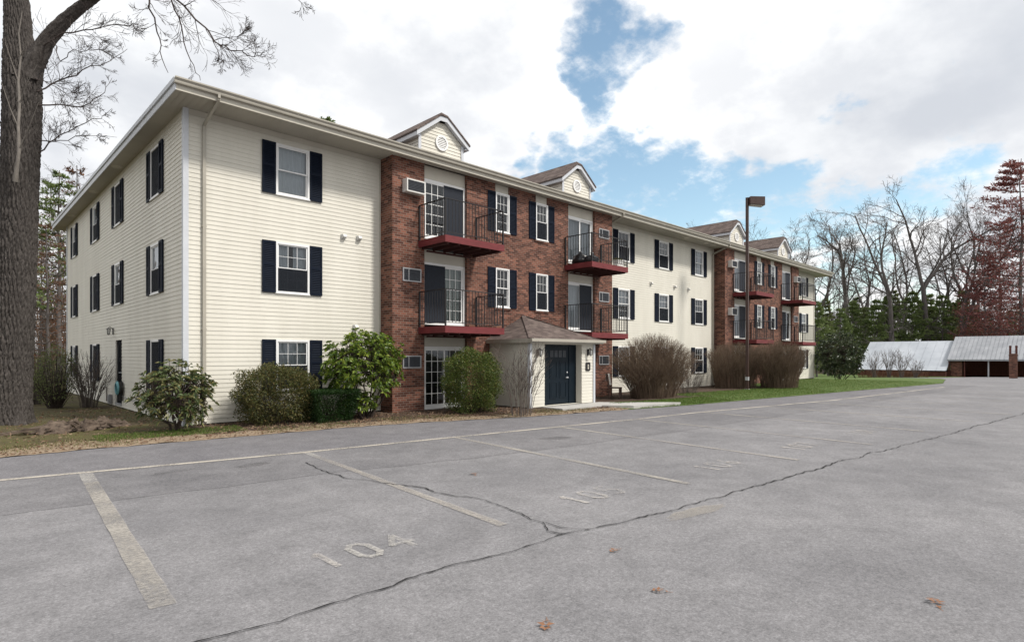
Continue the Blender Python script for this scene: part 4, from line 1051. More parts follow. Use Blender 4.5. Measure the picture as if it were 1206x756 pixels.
mb = MB(); w0, w1 = 10.305, 11.415
mb.box(w0, w1, yd + .0, yd + .045, .15, 2.077)
cx_ = (w0 + w1) / 2
for (x0, x1) in ((w0 + .13, cx_ - .06), (cx_ + .06, w1 - .13)):
    for (z0, z1) in ((.32, .88), (1.0, 1.58)):
        mb.box(x0, x1, yd - .012, yd - .0005, z0, z0 + .03).box(x0, x1, yd - .012, yd - .0005, z1 - .03, z1).box(x0, x0 + .03, yd - .012, yd - .0005, z0 + .03, z1 - .03).box(x1 - .03, x1, yd - .012, yd - .0005, z0 + .03, z1 - .03)
        mb.box(x0 + .07, x1 - .07, yd - .008, yd - .0005, z0 + .07, z1 - .07)
ed = mb.build('entrance_door', 'door_navy', porch)
mb = MB()
for i in range(4):
    a = w0 + .15 + i * .215; mb.box(a, a + .165, yd - .009, yd - .001, 1.72, 1.95)
mb.build('door_pane', 'grille_dark', porch)
mb = MB(); mb.tube([(w1 - .09, yd - .001, 1.02), (w1 - .09, yd - .05, 1.02)], .03, 10); mb.tube([(w1 - .09, yd - .05, 1.02), (w1 - .2, yd - .055, 1.02)], .012, 8); mb.tube([(w1 - .09, yd - .001, 1.2), (w1 - .09, yd - .02, 1.2)], .028, 10); mb.build('door_handle', 'galvanised', porch)
lantern('wall_lamp', 9.55, VY - .02, 1.86, 0, bldg); lantern('wall_lamp', 12.13, VY - .02, 1.88, 0, bldg)
# black plaque with a stacked pale number panel
def rr(x, z, w_, h, r=.03, n=5):
    P_ = []
    for cx0, cz0, a0 in ((x + w_ / 2 - r, z + h / 2 - r, 0), (x - w_ / 2 + r, z + h / 2 - r, 90), (x - w_ / 2 + r, z - h / 2 + r, 180), (x + w_ / 2 - r, z - h / 2 + r, 270)):
        for i in range(n + 1): a = R(a0 + 90 * i / n); P_.append((cx0 + r * math.cos(a), cz0 + r * math.sin(a)))
    return P_[::-1]
mb = MB(); mb.prism(rr(12.13, 1.39, .25, .30, .06), VY - .04, VY - .02); pq = mb.build('sign', 'black_metal', bldg)
mb = MB()
for z0, z1 in ((1.30, 1.37), (1.38, 1.41), (1.42, 1.46)): mb.box(12.095, 12.165, VY - .045, VY - .0402, z0, z1)
mb.box(12.07, 12.19, VY - .029, VY - .021, 1.60, 1.63); mb.build('sign_panel', 'cream_trim', pq)
# ------------------------------------------------------------------ loose things near the building
# coiled hose on its reel by the side door
hr = tag(empty('hose_reel', (-.02, 6.5, .45)), 'black hose reel with a teal coiled hose on the wall beside the side door', 'hose reel')
mb = MB(); mb.box(-.10, -.01, -.05, .05, -.1, .5); mb.tube([(-.04, -.02, .3), (-.13, -.02, .3)], [.19, .19], 16); mb.build('bracket', 'black_metal', hr)
mb = MB()
for k in range(3):
    r_ = .20 - .02 * k; mb.tube([(-.15 - .012 * k, r_ * math.cos(a * .35), .3 + r_ * math.sin(a * .35)) for a in range(19)], .022, 6)
mb.build('hose', 'hose_teal', hr)
# dark bags on the top right balcony of the near bay
def lump(name, c, r, label, group=None):
    bm = bmesh.new(); bmesh.ops.create_icosphere(bm, subdivisions=3, radius=1)
    ph = [random.uniform(0, 6) for _ in range(6)]
    for v in bm.verts:
        q = v.co; k = 1 + .12 * math.sin(5 * q.x + ph[0]) * math.sin(4 * q.y + ph[1]) + .10 * math.sin(7 * q.z + ph[2] + 3 * q.x) + .05 * math.sin(13 * q.y + ph[3]) * math.sin(11 * q.x)
        v.co = Vector((q.x * r[0], q.y * r[1], max(q.z * r[2], -.55 * r[2]))) * k
        v.co.z = max(v.co.z, -.55 * r[2])
    knot = bmesh.ops.create_cone(bm, cap_ends=True, segments=8, radius1=.03, radius2=.07, depth=.12)
    bmesh.ops.translate(bm, verts=knot['verts'], vec=(0, 0, r[2] * 1.02))
    me = bpy.data.meshes.new(name); bm.to_mesh(me); bm.free(); me.materials.append(MATS['bag_black']); [setattr(p, 'use_smooth', True) for p in me.polygons]
    o = link(bpy.data.objects.new(name, me)); o.location = (c[0], c[1], c[2] + .55 * r[2]); tag(o, label, 'bag', group); return o
lump('plastic_bag', (13.42, -1.2, 5.272), (.30, .34, .27), 'taller black plastic bag at the inner end of the balcony with dark bundles', 'black bags on the balcony')
lump('plastic_bag', (13.47, -1.72, 5.272), (.27, .24, .21), 'lower black plastic bag at the outer corner of the balcony', 'black bags on the balcony')
pb = tag(empty('planter_box', (15.1, -1.75, 5.272)), 'pale planter box at the outer end of the balcony with the black bags', 'planter')
MB().box(-.20, .20, -.11, .11, 0, .24).box(-.22, .22, -.13, .13, .2405, .275).build('box', 'white_case', pb)
c = rng.uniform(-1, 1, (140, 3)) * np.array([.18, .09, .03]) + np.array([0, 0, .28]); V, F = leaves(c, rng.normal(size=(140, 3)) + np.array([0, 0, 1.5]), .09, .03, .2); np_obj('foliage', V, F, 'leaf_clipped', pb)
# chair with a pale cloth by the entrance
cx0, cy0 = 14.55, -2.0
ch = tag(empty('patio_chair', (cx0, cy0, .09), R(25)), 'dark metal patio chair with a pale cloth over its back beside the twiggy hedge', 'chair')
mb = MB(); mb.box(-.24, .24, -.23, .23, .42, .46); mb.build('seat', 'bronze', ch)
mb = MB(); mb.bar((-.22, .21, .46), (-.22, .27, .95), .035); mb.bar((.22, .21, .46), (.22, .27, .95), .035)
for z in (.56, .68, .80, .92): mb.bar((-.22, .22 + (z - .46) * .12, z), (.22, .22 + (z - .46) * .12, z), .05, .02)
mb.build('backrest', 'bronze', ch)
for sx, sy in ((-1, -1), (1, -1), (1, 1), (-1, 1)): MB().bar((sx * .22, sy * .2, 0), (sx * .22, sy * .2, .42), .035).build('leg', 'bronze', ch)
mb = MB(); mb.box(-.2405, .2405, -.21, -.19, .12, .419); mb.build('apron', 'bronze', ch)
mb = MB()
for i in range(6):
    x0, x1 = -.22 + .06 * i, -.16 + .06 * i; y = .006 * math.sin(i * 1.9)
    mb.quad((x0, .17 + y, .55), (x1, .17 - y, .55), (x1, .24 - y, .99), (x0, .24 + y, .99)); mb.quad((x0, .24 + y, .99), (x1, .24 - y, .99), (x1, .33 - y, .98), (x0, .33 + y, .98)); mb.quad((x0, .33 + y, .98), (x1, .33 - y, .98), (x1, .32 - y, .7), (x0, .32 + y, .7))
cl_ = mb.build('cloth', 'cloth_white'); cl_.location = (cx0, cy0, .09); cl_.rotation_euler = (0, 0, R(25)); tag(cl_, 'pale cloth draped over the back of the dark patio chair', 'cloth')

# parking lot lamp post
lx, ly = G(880, 461)
lp_ = tag(empty('lamp_post', (lx, ly, 0), R(8)), 'tall dark bronze lamp post with a box head on the lawn edge', 'lamp post')
MB().bar((0, 0, .1), (0, 0, 9.55), .125, .125).build('pole', 'bronze', lp_)
MB().tube([(0, 0, -.05), (0, 0, .10)], .2, 16).build('base', 'concrete', lp_)
mb = MB(); mb.box(-.10, .10, -.10, .10, .101, .13); mb.box(-.075, .075, -.075, .075, .55, .72); mb.build('base_plate', 'galvanised', lp_)
mb = MB(); mb.box(.064, .78, -.25, .25, 9.20, 9.56)
xform(mb, lambda x, y, z: (x + .0 * z, y, z - (x - .075) * .10 if z < 9.4 else z - (x - .075) * .02)); hd = mb.build('lamp_head', 'bronze', lp_, rz=R(-52))
mb = MB(); mb.box(.7815, .79, -.22, .22, 9.20, 9.50); mb.quad((.12, -.2, 9.186), (.12, .2, 9.186), (.74, .2, 9.124), (.74, -.2, 9.124)); mb.build('lamp_lens', 'lens', hd)

# rotten stump on the verge
sx, sy = G(97, 506, .09)
V, F = [], []; nn, mm = 64, 14
for i in range(mm + 1):
    for j in range(nn):
        a = 2 * math.pi * j / nn; t = i / mm
        ra = 1 + .25 * math.sin(2 * a + .4) + .14 * math.sin(5 * a + 1) + .05 * math.sin(11 * a)
        r_ = ra * (.78 - .60 * t); z = .20 * math.sin(min(1, t * 1.5) * math.pi / 2) * (1 + .3 * math.sin(4 * a)) - (.15 * max(0, t - .6) / .4)
        z += random.uniform(-.045, .045) * (1 if t > .1 else .2) + .05 * math.sin(9 * a + 4 * t)
        V.append((sx + .95 * r_ * math.cos(a) + random.uniform(-.025, .025), sy + .6 * r_ * math.sin(a), .07 + max(-.03, z)))
for i in range(mm):
    for j in range(nn): F.append((i * nn + j, i * nn + (j + 1) % nn, (i + 1) * nn + (j + 1) % nn, (i + 1) * nn + j))
st = np_obj('tree_stump', V, F, 'stump_wood'); tag(st, 'low rotten tree stump with splintered roots on the verge', 'stump')
mb = MB()
for k in range(46):
    a = random.uniform(0, 6.28); r_ = random.uniform(.2, .95); p = Vector((sx + 1.1 * r_ * math.cos(a), sy + .6 * r_ * math.sin(a), .12 + random.uniform(0, .22) * (1.1 - r_)))
    d = Vector((math.cos(a) + random.uniform(-.7, .7), math.sin(a) + random.uniform(-.7, .7), random.uniform(-.25, .35))).normalized() * random.uniform(.1, .42); mb.bar(p, p + d, random.uniform(.015, .06), random.uniform(.01, .03))
mb.bar((sx - .6, sy - .1, .22), (sx - 1.7, sy - .25, .10), .10, .06); mb.bar((sx - .5, sy + .1, .25), (sx - 1.3, sy - .05, .12), .07, .05)
mb.build('splinters', 'stump_wood', st)

# fallen oak leaves on the asphalt
def oak_leaf_mesh():
    out_ = []; half_ = [(0, 0), (.07, .10), (.06, .17), (.20, .24), (.10, .36), (.09, .44), (.27, .56), (.12, .66), (.10, .72), (.17, .86), (.05, .90), (0, 1.0)]
    pts = half_ + [(-x, y) for x, y in half_[-2:0:-1]]; me_ = []
    V = [(x, y - .5, .10 * abs(x) * 3 + .10 * math.sin(y * 4)) for x, y in pts] + [(0, y - .5, -.01 + .10 * math.sin(y * 4)) for y in (.15, .4, .6, .8)]
    m = MB(); k = len(pts); ctr = k + 1
    for i in range(k):
        j = (i + 1) % k; ym_ = (pts[i][1] + pts[j][1]) / 2; c = k + (0 if ym_ < .28 else 1 if ym_ < .5 else 2 if ym_ < .7 else 3)
        m.quad(V[i], V[j], V[c])
    m.tube([(0, -.5, 0), (.04, -.75, .03)], .012, 5)
    return m.data('fallen_leaf', 'oak_leaf')
OL = oak_leaf_mesh()
for (px, py, s_, rz, tl, lab) in ((777, 697, .13, .6, .2, 'curled brown oak leaf on the asphalt below the crack fork'), (643, 737, .15, 2.2, .1, 'brown oak leaf nearest the bottom edge of the asphalt'),
                              (1102, 711, .16, -1.1, .3, 'brown oak leaf alone on the open asphalt at the right'), (724, 649, .12, 1.4, .1, 'small brown oak leaf close to the fork of the cracks'), (558, 559, .16, -.4, .15, 'yellowish leaf between two stall lines near the side crack')):
    x, y = G(px, py); o = inst('fallen_leaf', OL, None, (x, y, .012), rz); o.scale = (s_ * 1.5, s_, s_ * .6); o.rotation_euler = (tl * .4, tl * .3, rz); tag(o, lab, 'leaf', 'fallen leaves on the asphalt')

# ------------------------------------------------------------------ carports and brick chimney across the lot
def gz(x, y): return ground_z(x, y)
cp = tag(empty('carport', (82, -1.8, -.76)), 'long open carport with a pale ribbed metal roof and brick end wall', 'carport')
yA, yB = -1.8, -26.0
mb = MB(); ez, rz_ = 1.32, 4.12; n = 60
for i in range(n):
    a, b = yA + (yB - yA) * i / n, yA + (yB - yA) * (i + 1) / n
    mb.quad((81.7, a, ez), (81.7, b + .05, ez), (87.0, b + .05, rz_), (87.0, a, rz_)); mb.bar((81.7, b + .02, ez + .015), (87.0, b + .02, rz_ + .015), .035, .04)
mb.quad((87, yA, rz_), (87, yB, rz_), (92.3, yB, ez), (92.3, yA, ez)); mb.box(81.62, 81.7, yB, yA, ez - .18, ez + .0)
mb.build('roof', 'shed_metal', cp)
mb = MB(); mb.box(91.5, 91.7, yB, yA - .1, -.9, 1.3); mb.quad((82, yA - .1, ez - .02), (82, yB, ez - .02), (92, yB, ez - .02), (92, yA - .1, ez - .02)); mb.build('back_wall', 'shed_dark', cp)
mb = MB(); mb.box(82.2, 82.4, yA - 1.35, yA - .25, -.85, ez - .2); mb.box(82.41, 91.4, yA - .45, yA - .25, -.85, ez - .05); mb.build('brick_wall', 'brick', cp)
for y in (yA - .12, yA - 1.6, -5.6, -9.4, -13.2, -17.0, -20.8, -24.6): MB().box(82.02, 82.14, y - .06, y + .06, -.85, ez - .05).build('post', 'galvanised' if y < -4 else 'wood_red', cp)
c2 = tag(empty('carport', (80.5, 3, -.8)), 'second carport with a smooth bluish white roof sloping low behind bare shrubs', 'carport')
mb = MB(); ya, yb_ = 7.6, -1.9; n = 10
for i in range(n):
    a, b = ya + (yb_ - ya) * i / n, ya + (yb_ - ya) * (i + 1) / n; mb.quad((80.5, a, -.02), (80.5, b, -.02), (87, b, 3.62), (87, a, 3.62)); mb.bar((80.5, b + .03, 0), (87, b + .03, 3.64), .03, .03)
mb.quad((87, ya, 3.62), (87, yb_, 3.62), (92, yb_, .4), (92, ya, .4)); mb.build('roof', 'shed_pale', c2)
mb = MB(); mb.box(80.8, 91.8, yb_ + .1, ya - .2, -1.0, -.15); mb.build('wall', 'wood_red', c2)
xq, yq = S(47.2, 55); zq = -.40
cm = tag(empty('brick_chimney', (xq, yq, zq), R(-85)), 'brick barbecue chimney with two flues standing in front of the carport', 'chimney')
mb = MB(); mb.box(-.31, .31, -.31, .31, -.1, 2.35); mb.box(-.34, .34, -.34, .34, 2.12, 2.26); mb.build('brick_stack', 'brick', cm)
for s in (-1, 1): MB().box(s * .22 - .085, s * .22 + .085, -.12, .12, 2.352, 3.1).box(s * .22 - .10, s * .22 + .10, -.135, .135, 2.95, 3.04).build('flue', 'wood_red', cm)

for e_ in (cp, c2):
    for k_ in e_.children: k_.location = -e_.location

# ------------------------------------------------------------------ shrubs
def ell(n, a, b, c, shell=.78, low=-1.0, power=2.0):
    """random points in the outer shell of a (super)ellipsoid, with outward directions"""
    d = unit(rng.normal(size=(n * 2, 3))); d = d[d[:, 2] > low][:n]
    if power != 2: d = d / ((np.abs(d) ** power).sum(1, keepdims=True) ** (1 / power))
    r = shell + (1 - shell) * rng.random(len(d))[:, None] ** .6
    r = r * np.where(rng.random((len(d), 1)) < .05, rng.uniform(1.02, 1.16, (len(d), 1)), 1)
    lump_ = 1 + .10 * np.sin(d[:, :1] * 7 + 1.3) * np.sin(d[:, 1:2] * 6 + .4) + .07 * np.sin(d[:, 2:] * 9 + d[:, :1] * 5)
    return d * r * lump_ * np.array([a, b, c]), unit(d / np.array([a, b, c]))
def curve(p, q, sag, n=6, wob=.03):
    p, q = np.array(p, float), np.array(q, float); t = np.linspace(0, 1, n)[:, None]
    m = p + (q - p) * t + np.array([0, 0, 1.0]) * np.sin(t * np.pi) * sag
    w = rng.normal(0, wob, (n, 3)); w[0] = 0; w[-1] = 0
    return m + w
def clipped_bush(name, x, y, rx, ry, z0, z1, n, lsize, lm, label, power=2.6, stems=26, low=-.92, z=.08, group=None, shell=.8):
    o = tag(empty(name, (x, y, z)), label, 'bush', group); c = (z0 + z1) / 2; h = (z1 - z0) / 2
    p, d = ell(n, rx, ry, h, shell, low, power); p[:, 2] += c
    dd = d + rng.normal(0, .75, d.shape); V, F = leaves(p, dd, rng.uniform(.6, 1.2, len(p)) * lsize, lsize * .5, .2)
    np_obj('foliage', V, F, lm, o)
    paths = []; e, _ = ell(stems * 4, rx, ry, h, .75, -.4, power); e[:, 2] += c
    for q in e:
        b = np.array([q[0] * .25, q[1] * .25, 0]); paths.append((curve(b, q, .05, 5, .02), np.linspace(.012, .003, 5)))
    V, F = tubes(paths, 4); np_obj('stems', V, F, 'stem_dark', o); return o
def whorl_shrub(name, x, y, rx, ry, z0, z1, clusters, lm, label, leaf=.11, z=.08, low=-.5, shell=.7, power=2.0, group=None, per=9, droop=.25, lean=(0, 0)):
    o = tag(empty(name, (x, y, z)), label, 'shrub', group); c = (z0 + z1) / 2; h = (z1 - z0) / 2
    p, d = ell(clusters, rx, ry, h, shell, low, power); p[:, 2] += c; p[:, 0] += lean[0] * p[:, 2]; p[:, 1] += lean[1] * p[:, 2]
    up = unit(d * .8 + np.array([0, 0, .7])); C, Dd = [], []
    for i in range(len(p)):
        u = up[i]; s = unit(np.cross(u, [.3, .8, .1])); t = np.cross(u, s); k = rng.integers(per - 2, per + 3); a = rng.random(k) * 6.28
        C.append(np.repeat(p[i][None], k, 0) + rng.normal(0, .012, (k, 3))); Dd.append(np.cos(a)[:, None] * s + np.sin(a)[:, None] * t + u * rng.uniform(.1, .8, (k, 1)))
    C, Dd = np.concatenate(C), np.concatenate(Dd); V, F = leaves(C, Dd, rng.uniform(.7, 1.15, len(C)) * leaf, leaf * .36, .18, droop); np_obj('foliage', V, F, lm, o)
    paths = []; hubs = [np.array([rng.normal(0, rx * .35), rng.normal(0, ry * .35), z0 + (z1 - z0) * rng.uniform(.25, .5)]) for _ in range(9)]
    for hb in hubs: paths.append((curve([hb[0] * .25, hb[1] * .25, 0], hb, .03, 7, .03), np.linspace(.026, .015, 7)))
    for q in p: hb = min(hubs, key=lambda v: np.linalg.norm(v - q) + .2 * rng.random()); paths.append((curve(hb, q, .05, 6, .02), np.linspace(.011, .004, 6)))
    V, F = tubes(paths, 5); np_obj('stems', V, F, 'stem_dark', o); return o
def twig_shrub(name, x, y, rx, ry, base, H_, n, label, m='twig_brown', z=.06, forks=4, dome=.35, spread=1.0, rad=.009, group=None, wob=.05, cat='shrub', clip=False):
    """fountain of arching twigs from a narrow base"""
    o = tag(empty(name, (x, y, z)), label, cat, group); P1, P2_ = [], []
    for i in range(n):
        a = rng.random() * 6.28; r_ = math.sqrt(rng.random()); u, v = r_ * math.cos(a), r_ * math.sin(a)
        b = np.array([u * base * rx, v * base * ry, 0]); top = H_ * (1 - dome * r_ ** 2) * (rng.uniform(.90, 1.0) if clip else rng.uniform(.72, 1.02)) * (1 if rng.random() < .8 else .75)
        q = np.array([u * rx * spread, v * ry * spread, top]); k = 7; t = np.linspace(0, 1, k)[:, None]
        pts = b + (q - b) * np.concatenate([t ** 1.35, t ** 1.35, t ** .9], 1); w = rng.normal(0, wob, (k, 3)) * t; w[:, 2] *= .3; pts = pts + w
        P1.append((pts, np.linspace(rad, rad * .3, k) * rng.uniform(.6, 1.2)))
        for _ in range(forks):
            j = rng.integers(2, k - 1); d = unit(pts[j + 1] - pts[j] + rng.normal(0, .28, 3) * np.linalg.norm(pts[j + 1] - pts[j]) + np.array([u, v, .2]) * .08)
            L_ = rng.uniform(.15, .42) * H_ * .6; e = pts[j] + d * L_; e[2] = min(e[2], H_ * (1 - dome * min(1.3, (e[0] / rx) ** 2 + (e[1] / ry) ** 2)) * (1 if clip else 1.02) + (0 if clip else .05)); P2_.append((np.stack([pts[j], pts[j] + d * L_ * .5 + rng.normal(0, .02, 3), e]), np.array([rad * .5, rad * .38, rad * .2])))
    V, F = tubes(P1, 3); np_obj('stems', V, F, m, o); V, F = tubes(P2_, 3); np_obj('twigs', V, F, m, o); return o
x, y = S((207 - HX) / FPX * 13.15, 13.15)
whorl_shrub('rhododendron', x, y, .80, .72, .06, 1.58, 400, 'leaf_rhodo_worn', 'thin leaved rhododendron with gaps and bare stems at the near building corner', .125, z=.06, shell=.42, low=-.8, per=9)
clipped_bush('clipped_bush', 1.88, -.86, .98, .66, .03, 1.44, 21000, .052, 'leaf_clipped', 'brownish green clipped bush under the nearest front window', 2.8, shell=.55, stems=10)
o = tag(empty('hedge', (3.12, -1.12, .07)), 'small square topped dark boxwood hedge between two larger bushes', 'hedge')
n = 26000; p = rng.uniform(-1, 1, (n, 3)); ax = rng.integers(0, 3, n); sg = np.where(rng.random(n) < .5, -1, 1); sg[ax == 2] = 1; p[np.arange(n), ax] = sg * rng.uniform(.70, 1.0, n); d = p.copy() * .4; d[np.arange(n), ax] += sg
p = p * np.array([.56, .48, .40]) * np.array([1, 1, 1]); p[:, :2] *= (1 + .16 * (p[:, 2:] / .4)); p[:, 2] += .42
V, F = leaves(p, d + rng.normal(0, .6, d.shape), rng.uniform(.025, .045, n), .02, .2); np_obj('foliage', V, F, 'leaf_box', o)
V, F = tubes([(curve([a * .3, b * .3, 0], [a, b, .6], .02, 5, .02), np.linspace(.012, .004, 5)) for a, b in rng.uniform(-.42, .42, (40, 2))], 4); np_obj('stems', V, F, 'stem_dark', o)
whorl_shrub('rhododendron', 4.15, -1.15, 1.12, .85, .42, 2.36, 640, 'leaf_rhodo', 'tall bright green rhododendron against the brick corner', .135, shell=.5, low=-.62, power=2.2, per=10)
whorl_shrub('rhododendron_shoot', 3.98, -1.35, .45, .35, .05, .75, 70, 'leaf_rhodo', 'low leafy rhododendron shoots beside the boxwood hedge', .12, shell=.4)
clipped_bush('clipped_bush', 7.25, -2.05, .90, .80, -.02, 1.86, 26000, .052, 'leaf_round', 'rounded green bush in front of the ground floor patio door', 2.4, shell=.55, stems=10)
x, y = G(614, 488, .09)
twig_shrub('bare_shrub', x, y, .95, .7, .34, 2.3, 34, 'open bare twig shrub in front of the entrance vestibule side', 'twig_grey', forks=10, rad=.010, dome=.15, wob=.07)
x, y = S((772 - HX) / FPX * 23.6, 23.6)
twig_shrub('twig_hedge', x - .1, y, 2.5, 1.35, .5, 2.66, 1000, 'rounded brown twiggy hedge right of the entrance', 'twig_brown', forks=6, rad=.008, dome=.36, wob=.06, clip=True)
twig_shrub('twig_shrub', x + 3.2, y + .3, .9, .7, .5, 1.15, 90, 'low pale twiggy shrub between the two big twiggy hedges', 'twig_grey', forks=6, rad=.007, dome=.2)
x, y = S((866 - HX) / FPX * 30.6, 30.6)
twig_shrub('twig_hedge', x, y, 2.0, 1.3, .7, 2.5, 700, 'brown twiggy hedge behind the lamp post', 'twig_brown', forks=5, rad=.009, dome=.22, wob=.06, clip=True)
x, y = S((918 - HX) / FPX * 30.4, 30.4)
twig_shrub('twig_hedge', x, y, 2.1, 1.35, .6, 2.58, 760, 'vase shaped brown twiggy hedge right of the lamp post', 'twig_brown', forks=5, rad=.009, dome=.20, wob=.06, clip=True)
x, y = S((988 - HX) / FPX * 43.5, 43.5)
whorl_shrub('rhododendron', x, y, 2.0, 1.6, .1, 3.55, 620, 'leaf_darkrhodo', 'big dark rounded rhododendron at the far end of the building', .22, z=-.05, shell=.55, low=-.85, per=10)
for px, d_, h_, lab in ((1030, 60, 3.2, 'bare shrub left of the group before the white carport roof'), (1047, 61, 3.5, 'bare shrub in the middle before the white carport roof'), (1062, 60, 3.3, 'taller bare shrub before the white carport roof'), (1078, 61, 2.2, 'short bare shrub at the right before the white carport roof')):
    x, y = S((px - HX) / FPX * d_, d_); twig_shrub('bare_shrub', x, y, 1.2, 1.0, .15, h_, 26, lab, 'twig_grey', z=ground_z(x, y), forks=6, rad=.02, dome=.2, wob=.12, group='bare shrubs before the carport')
x, y = S((1052 - HX) / FPX * 63, 63)
hg = twig_shrub('low_hedge', x, y, 4.2, .7, .95, .85, 420, 'low reddish brown twiggy hedge along the foot of the white carport', 'leaf_brown', z=ground_z(x, y), forks=3, rad=.02, dome=.05, cat='hedge'); hg.rotation_euler = (0, 0, R(-40))
x, y = S((78 - HX) / FPX * 18.6, 18.6)
twig_shrub('bare_shrub', x + .55, y - .2, .75, .7, .3, 2.0, 70, 'bare twiggy shrub at the back of the side wall', 'twig_grey', z=.09, forks=6, rad=.010, dome=.2)
o = clipped_bush('evergreen_bush', x - .25, y + .2, .6, .6, .1, 2.0, 2600, .06, 'needle_dark', 'dark upright evergreen bush left of the side wall', 2.2, z=.09, shell=.35)
for px, d_ in ((40, 20),):
    x, y = S((px - HX) / FPX * d_, d_); twig_shrub('bare_shrub', x, y, 1.1, .9, .2, 2.1, 70, 'bare shrub just right of the large trunk', 'twig_grey', z=.09, forks=7, rad=.012, dome=.2, wob=.08)

# ------------------------------------------------------------------ trees
def grow(p, d, L_, r, lvl, spec, out_, first=.25):
    nseg, wob, trop, kids, ang, lr, rr_ = spec[lvl]
    pts = [np.array(p, float)]; dv = np.array(d, float)
    for i in range(nseg):
        dv = unit(dv + rng.normal(0, wob, 3) + np.array([0, 0, trop])); pts.append(pts[-1] + dv * L_ / nseg)
    pts = np.array(pts); rad = r * (1 - .72 * np.linspace(0, 1, nseg + 1)); out_[lvl].append((pts, rad))
    if lvl + 1 >= len(spec): return
    for k in range(kids):
        t = first + (1 - first) * (k + rng.random()) / kids; f_ = t * nseg; i = min(int(f_), nseg - 1); q = pts[i] + (pts[i + 1] - pts[i]) * (f_ - i)
        base = unit(pts[i + 1] - pts[i]); s = unit(np.cross(base, unit(rng.normal(size=3)))); a = R(ang * rng.uniform(.65, 1.3))
        nd = base * math.cos(a) + s * math.sin(a); grow(q, nd, L_ * lr * rng.uniform(.6, 1.15) * (1.1 - .45 * t), max(.004, np.interp(f_, range(nseg + 1), rad) * rr_), lvl + 1, spec, out_)
def bare_tree(seed, H_, r, forks, name='bare_tree', m='bark_grey', fork_at=.42, lean=.06, twig_r=1.0, dens=1.0, tangle=1.0):
    global rng
    keep = rng; rng = np.random.default_rng(seed)
    ft = H_ * fork_at; pts = [np.zeros(3)]; d = unit(np.array([rng.normal(0, lean), rng.normal(0, lean), 1]))
    for i in range(7): d = unit(d + rng.normal(0, .045, 3) * np.array([1, 1, 0])); pts.append(pts[-1] + d * ft / 7)
    pts = np.array(pts); rad = r * np.linspace(1.08, .74, 8); rad[0] *= 1.25
    spec = [(9, .13 * tangle, .05, int(9 * dens), 42, .48, .62), (6, .17 * tangle, .05, int(7 * dens), 42, .52, .6), (5, .20 * tangle, .03, int(6 * dens), 40, .55, .6), (4, .2 * tangle, .02, 0, 0, 0, 0)]
    out_ = [[] for _ in spec]; a0 = rng.random() * 6.28
    for k in range(forks):
        a = a0 + 6.28 * k / forks + rng.normal(0, .3); tilt = rng.uniform(.22, .55) if forks > 1 else .05
        grow(pts[-1] - d * .1, unit(d + np.array([math.cos(a), math.sin(a), 0]) * tilt), (H_ - ft) * rng.uniform(.85, 1.08), r * .74 / math.sqrt(forks) * 1.15, 0, spec, out_, .2)
    for k in range(4):                                   # a few low side limbs
        i = rng.integers(4, 7); a = rng.random() * 6.28; grow(pts[i], unit(np.array([math.cos(a), math.sin(a), .55])), H_ * .22, r * .25, 1, spec, out_)
    tv = tubes([(pts, rad)] + out_[0], lambda q: 8); fine_ = [(p_, np.maximum(r_, .006 * twig_r)) for l in out_[1:] for p_, r_ in l]
    cv = tubes(fine_, lambda q: 4 if q > .03 else 3); rng = keep
    return np_mesh('trunk', *tv, m, smooth=True), np_mesh('crown', *cv, m)
TOPS = {}
def plant_tree(meshes, x, y, z, sc_, rz, label, group=None, name='bare_tree', cat='tree', ref=20.5):
    top_ = max(max(v.co.z for v in m_.vertices) for m_ in meshes) if meshes[0].name not in TOPS else TOPS[meshes[0].name]; TOPS[meshes[0].name] = top_
    sc_ = sc_ * ref / top_                              # scale by the height the grown tree really has
    o = tag(empty(name, (x, y, z), rz), label, cat, group); o.scale = (sc_,) * 3
    inst('trunk', meshes[0], o); inst('crown', meshes[1], o); return o
BT = [bare_tree(11, 20, .36, 2, fork_at=.30, twig_r=2.0), bare_tree(23, 20, .33, 3, fork_at=.40, twig_r=2.0), bare_tree(37, 20, .30, 2, fork_at=.45, lean=.14, twig_r=2.0), bare_tree(51, 20, .38, 3, fork_at=.26, twig_r=2.0)]
# row beyond the carports: (px, depth, top px, which, label)
row = [(1000, 90, 232, 2, 'bare tree leftmost of the row beyond the carports'), (1052, 84, 226, 0, 'two limbed bare tree above the left part of the white carport roof'),
       (1062, 92, 236, 1, 'slimmer bare tree close behind the two limbed one'), (1098, 88, 216, 2, 'leaning bare tree above the right end of the white carport roof'),
       (1112, 95, 250, 1, 'thin bare tree above the joint of the two carport roofs'), (1128, 86, 218, 3, 'spreading bare tree left of the red conifer'),
       (1020, 100, 255, 1, 'faint bare tree between the two left trees beyond the carports'), (1148, 96, 240, 0, 'bare tree half hidden beside the red conifer'),
       (937, 74, 252, 1, 'bare tree over the far roof end'), (900, 95, 262, 3, 'distant bare tree seen between the lamp post and far dormer'), (972, 80, 290, 2, 'crooked low bare tree beside the far roof corner'),
       (808, 110, 262, 1, 'bare tree top over the third dormer'), (850, 105, 258, 0, 'bare tree top behind the third dormer'), (985, 110, 262, 0, 'farther bare tree right of the far roof corner')]
for i, (px, d_, top, wh, lab) in enumerate(row):
    x, y = S((px - HX) / FPX * d_, d_); z = ground_z(x, y); h_ = EYE + (HY - top) * d_ / FPX - z
    plant_tree(BT[wh], x, y, z - .1, h_ / 20.5, random.uniform(0, 6.28), lab, 'bare trees beyond the building and carports')
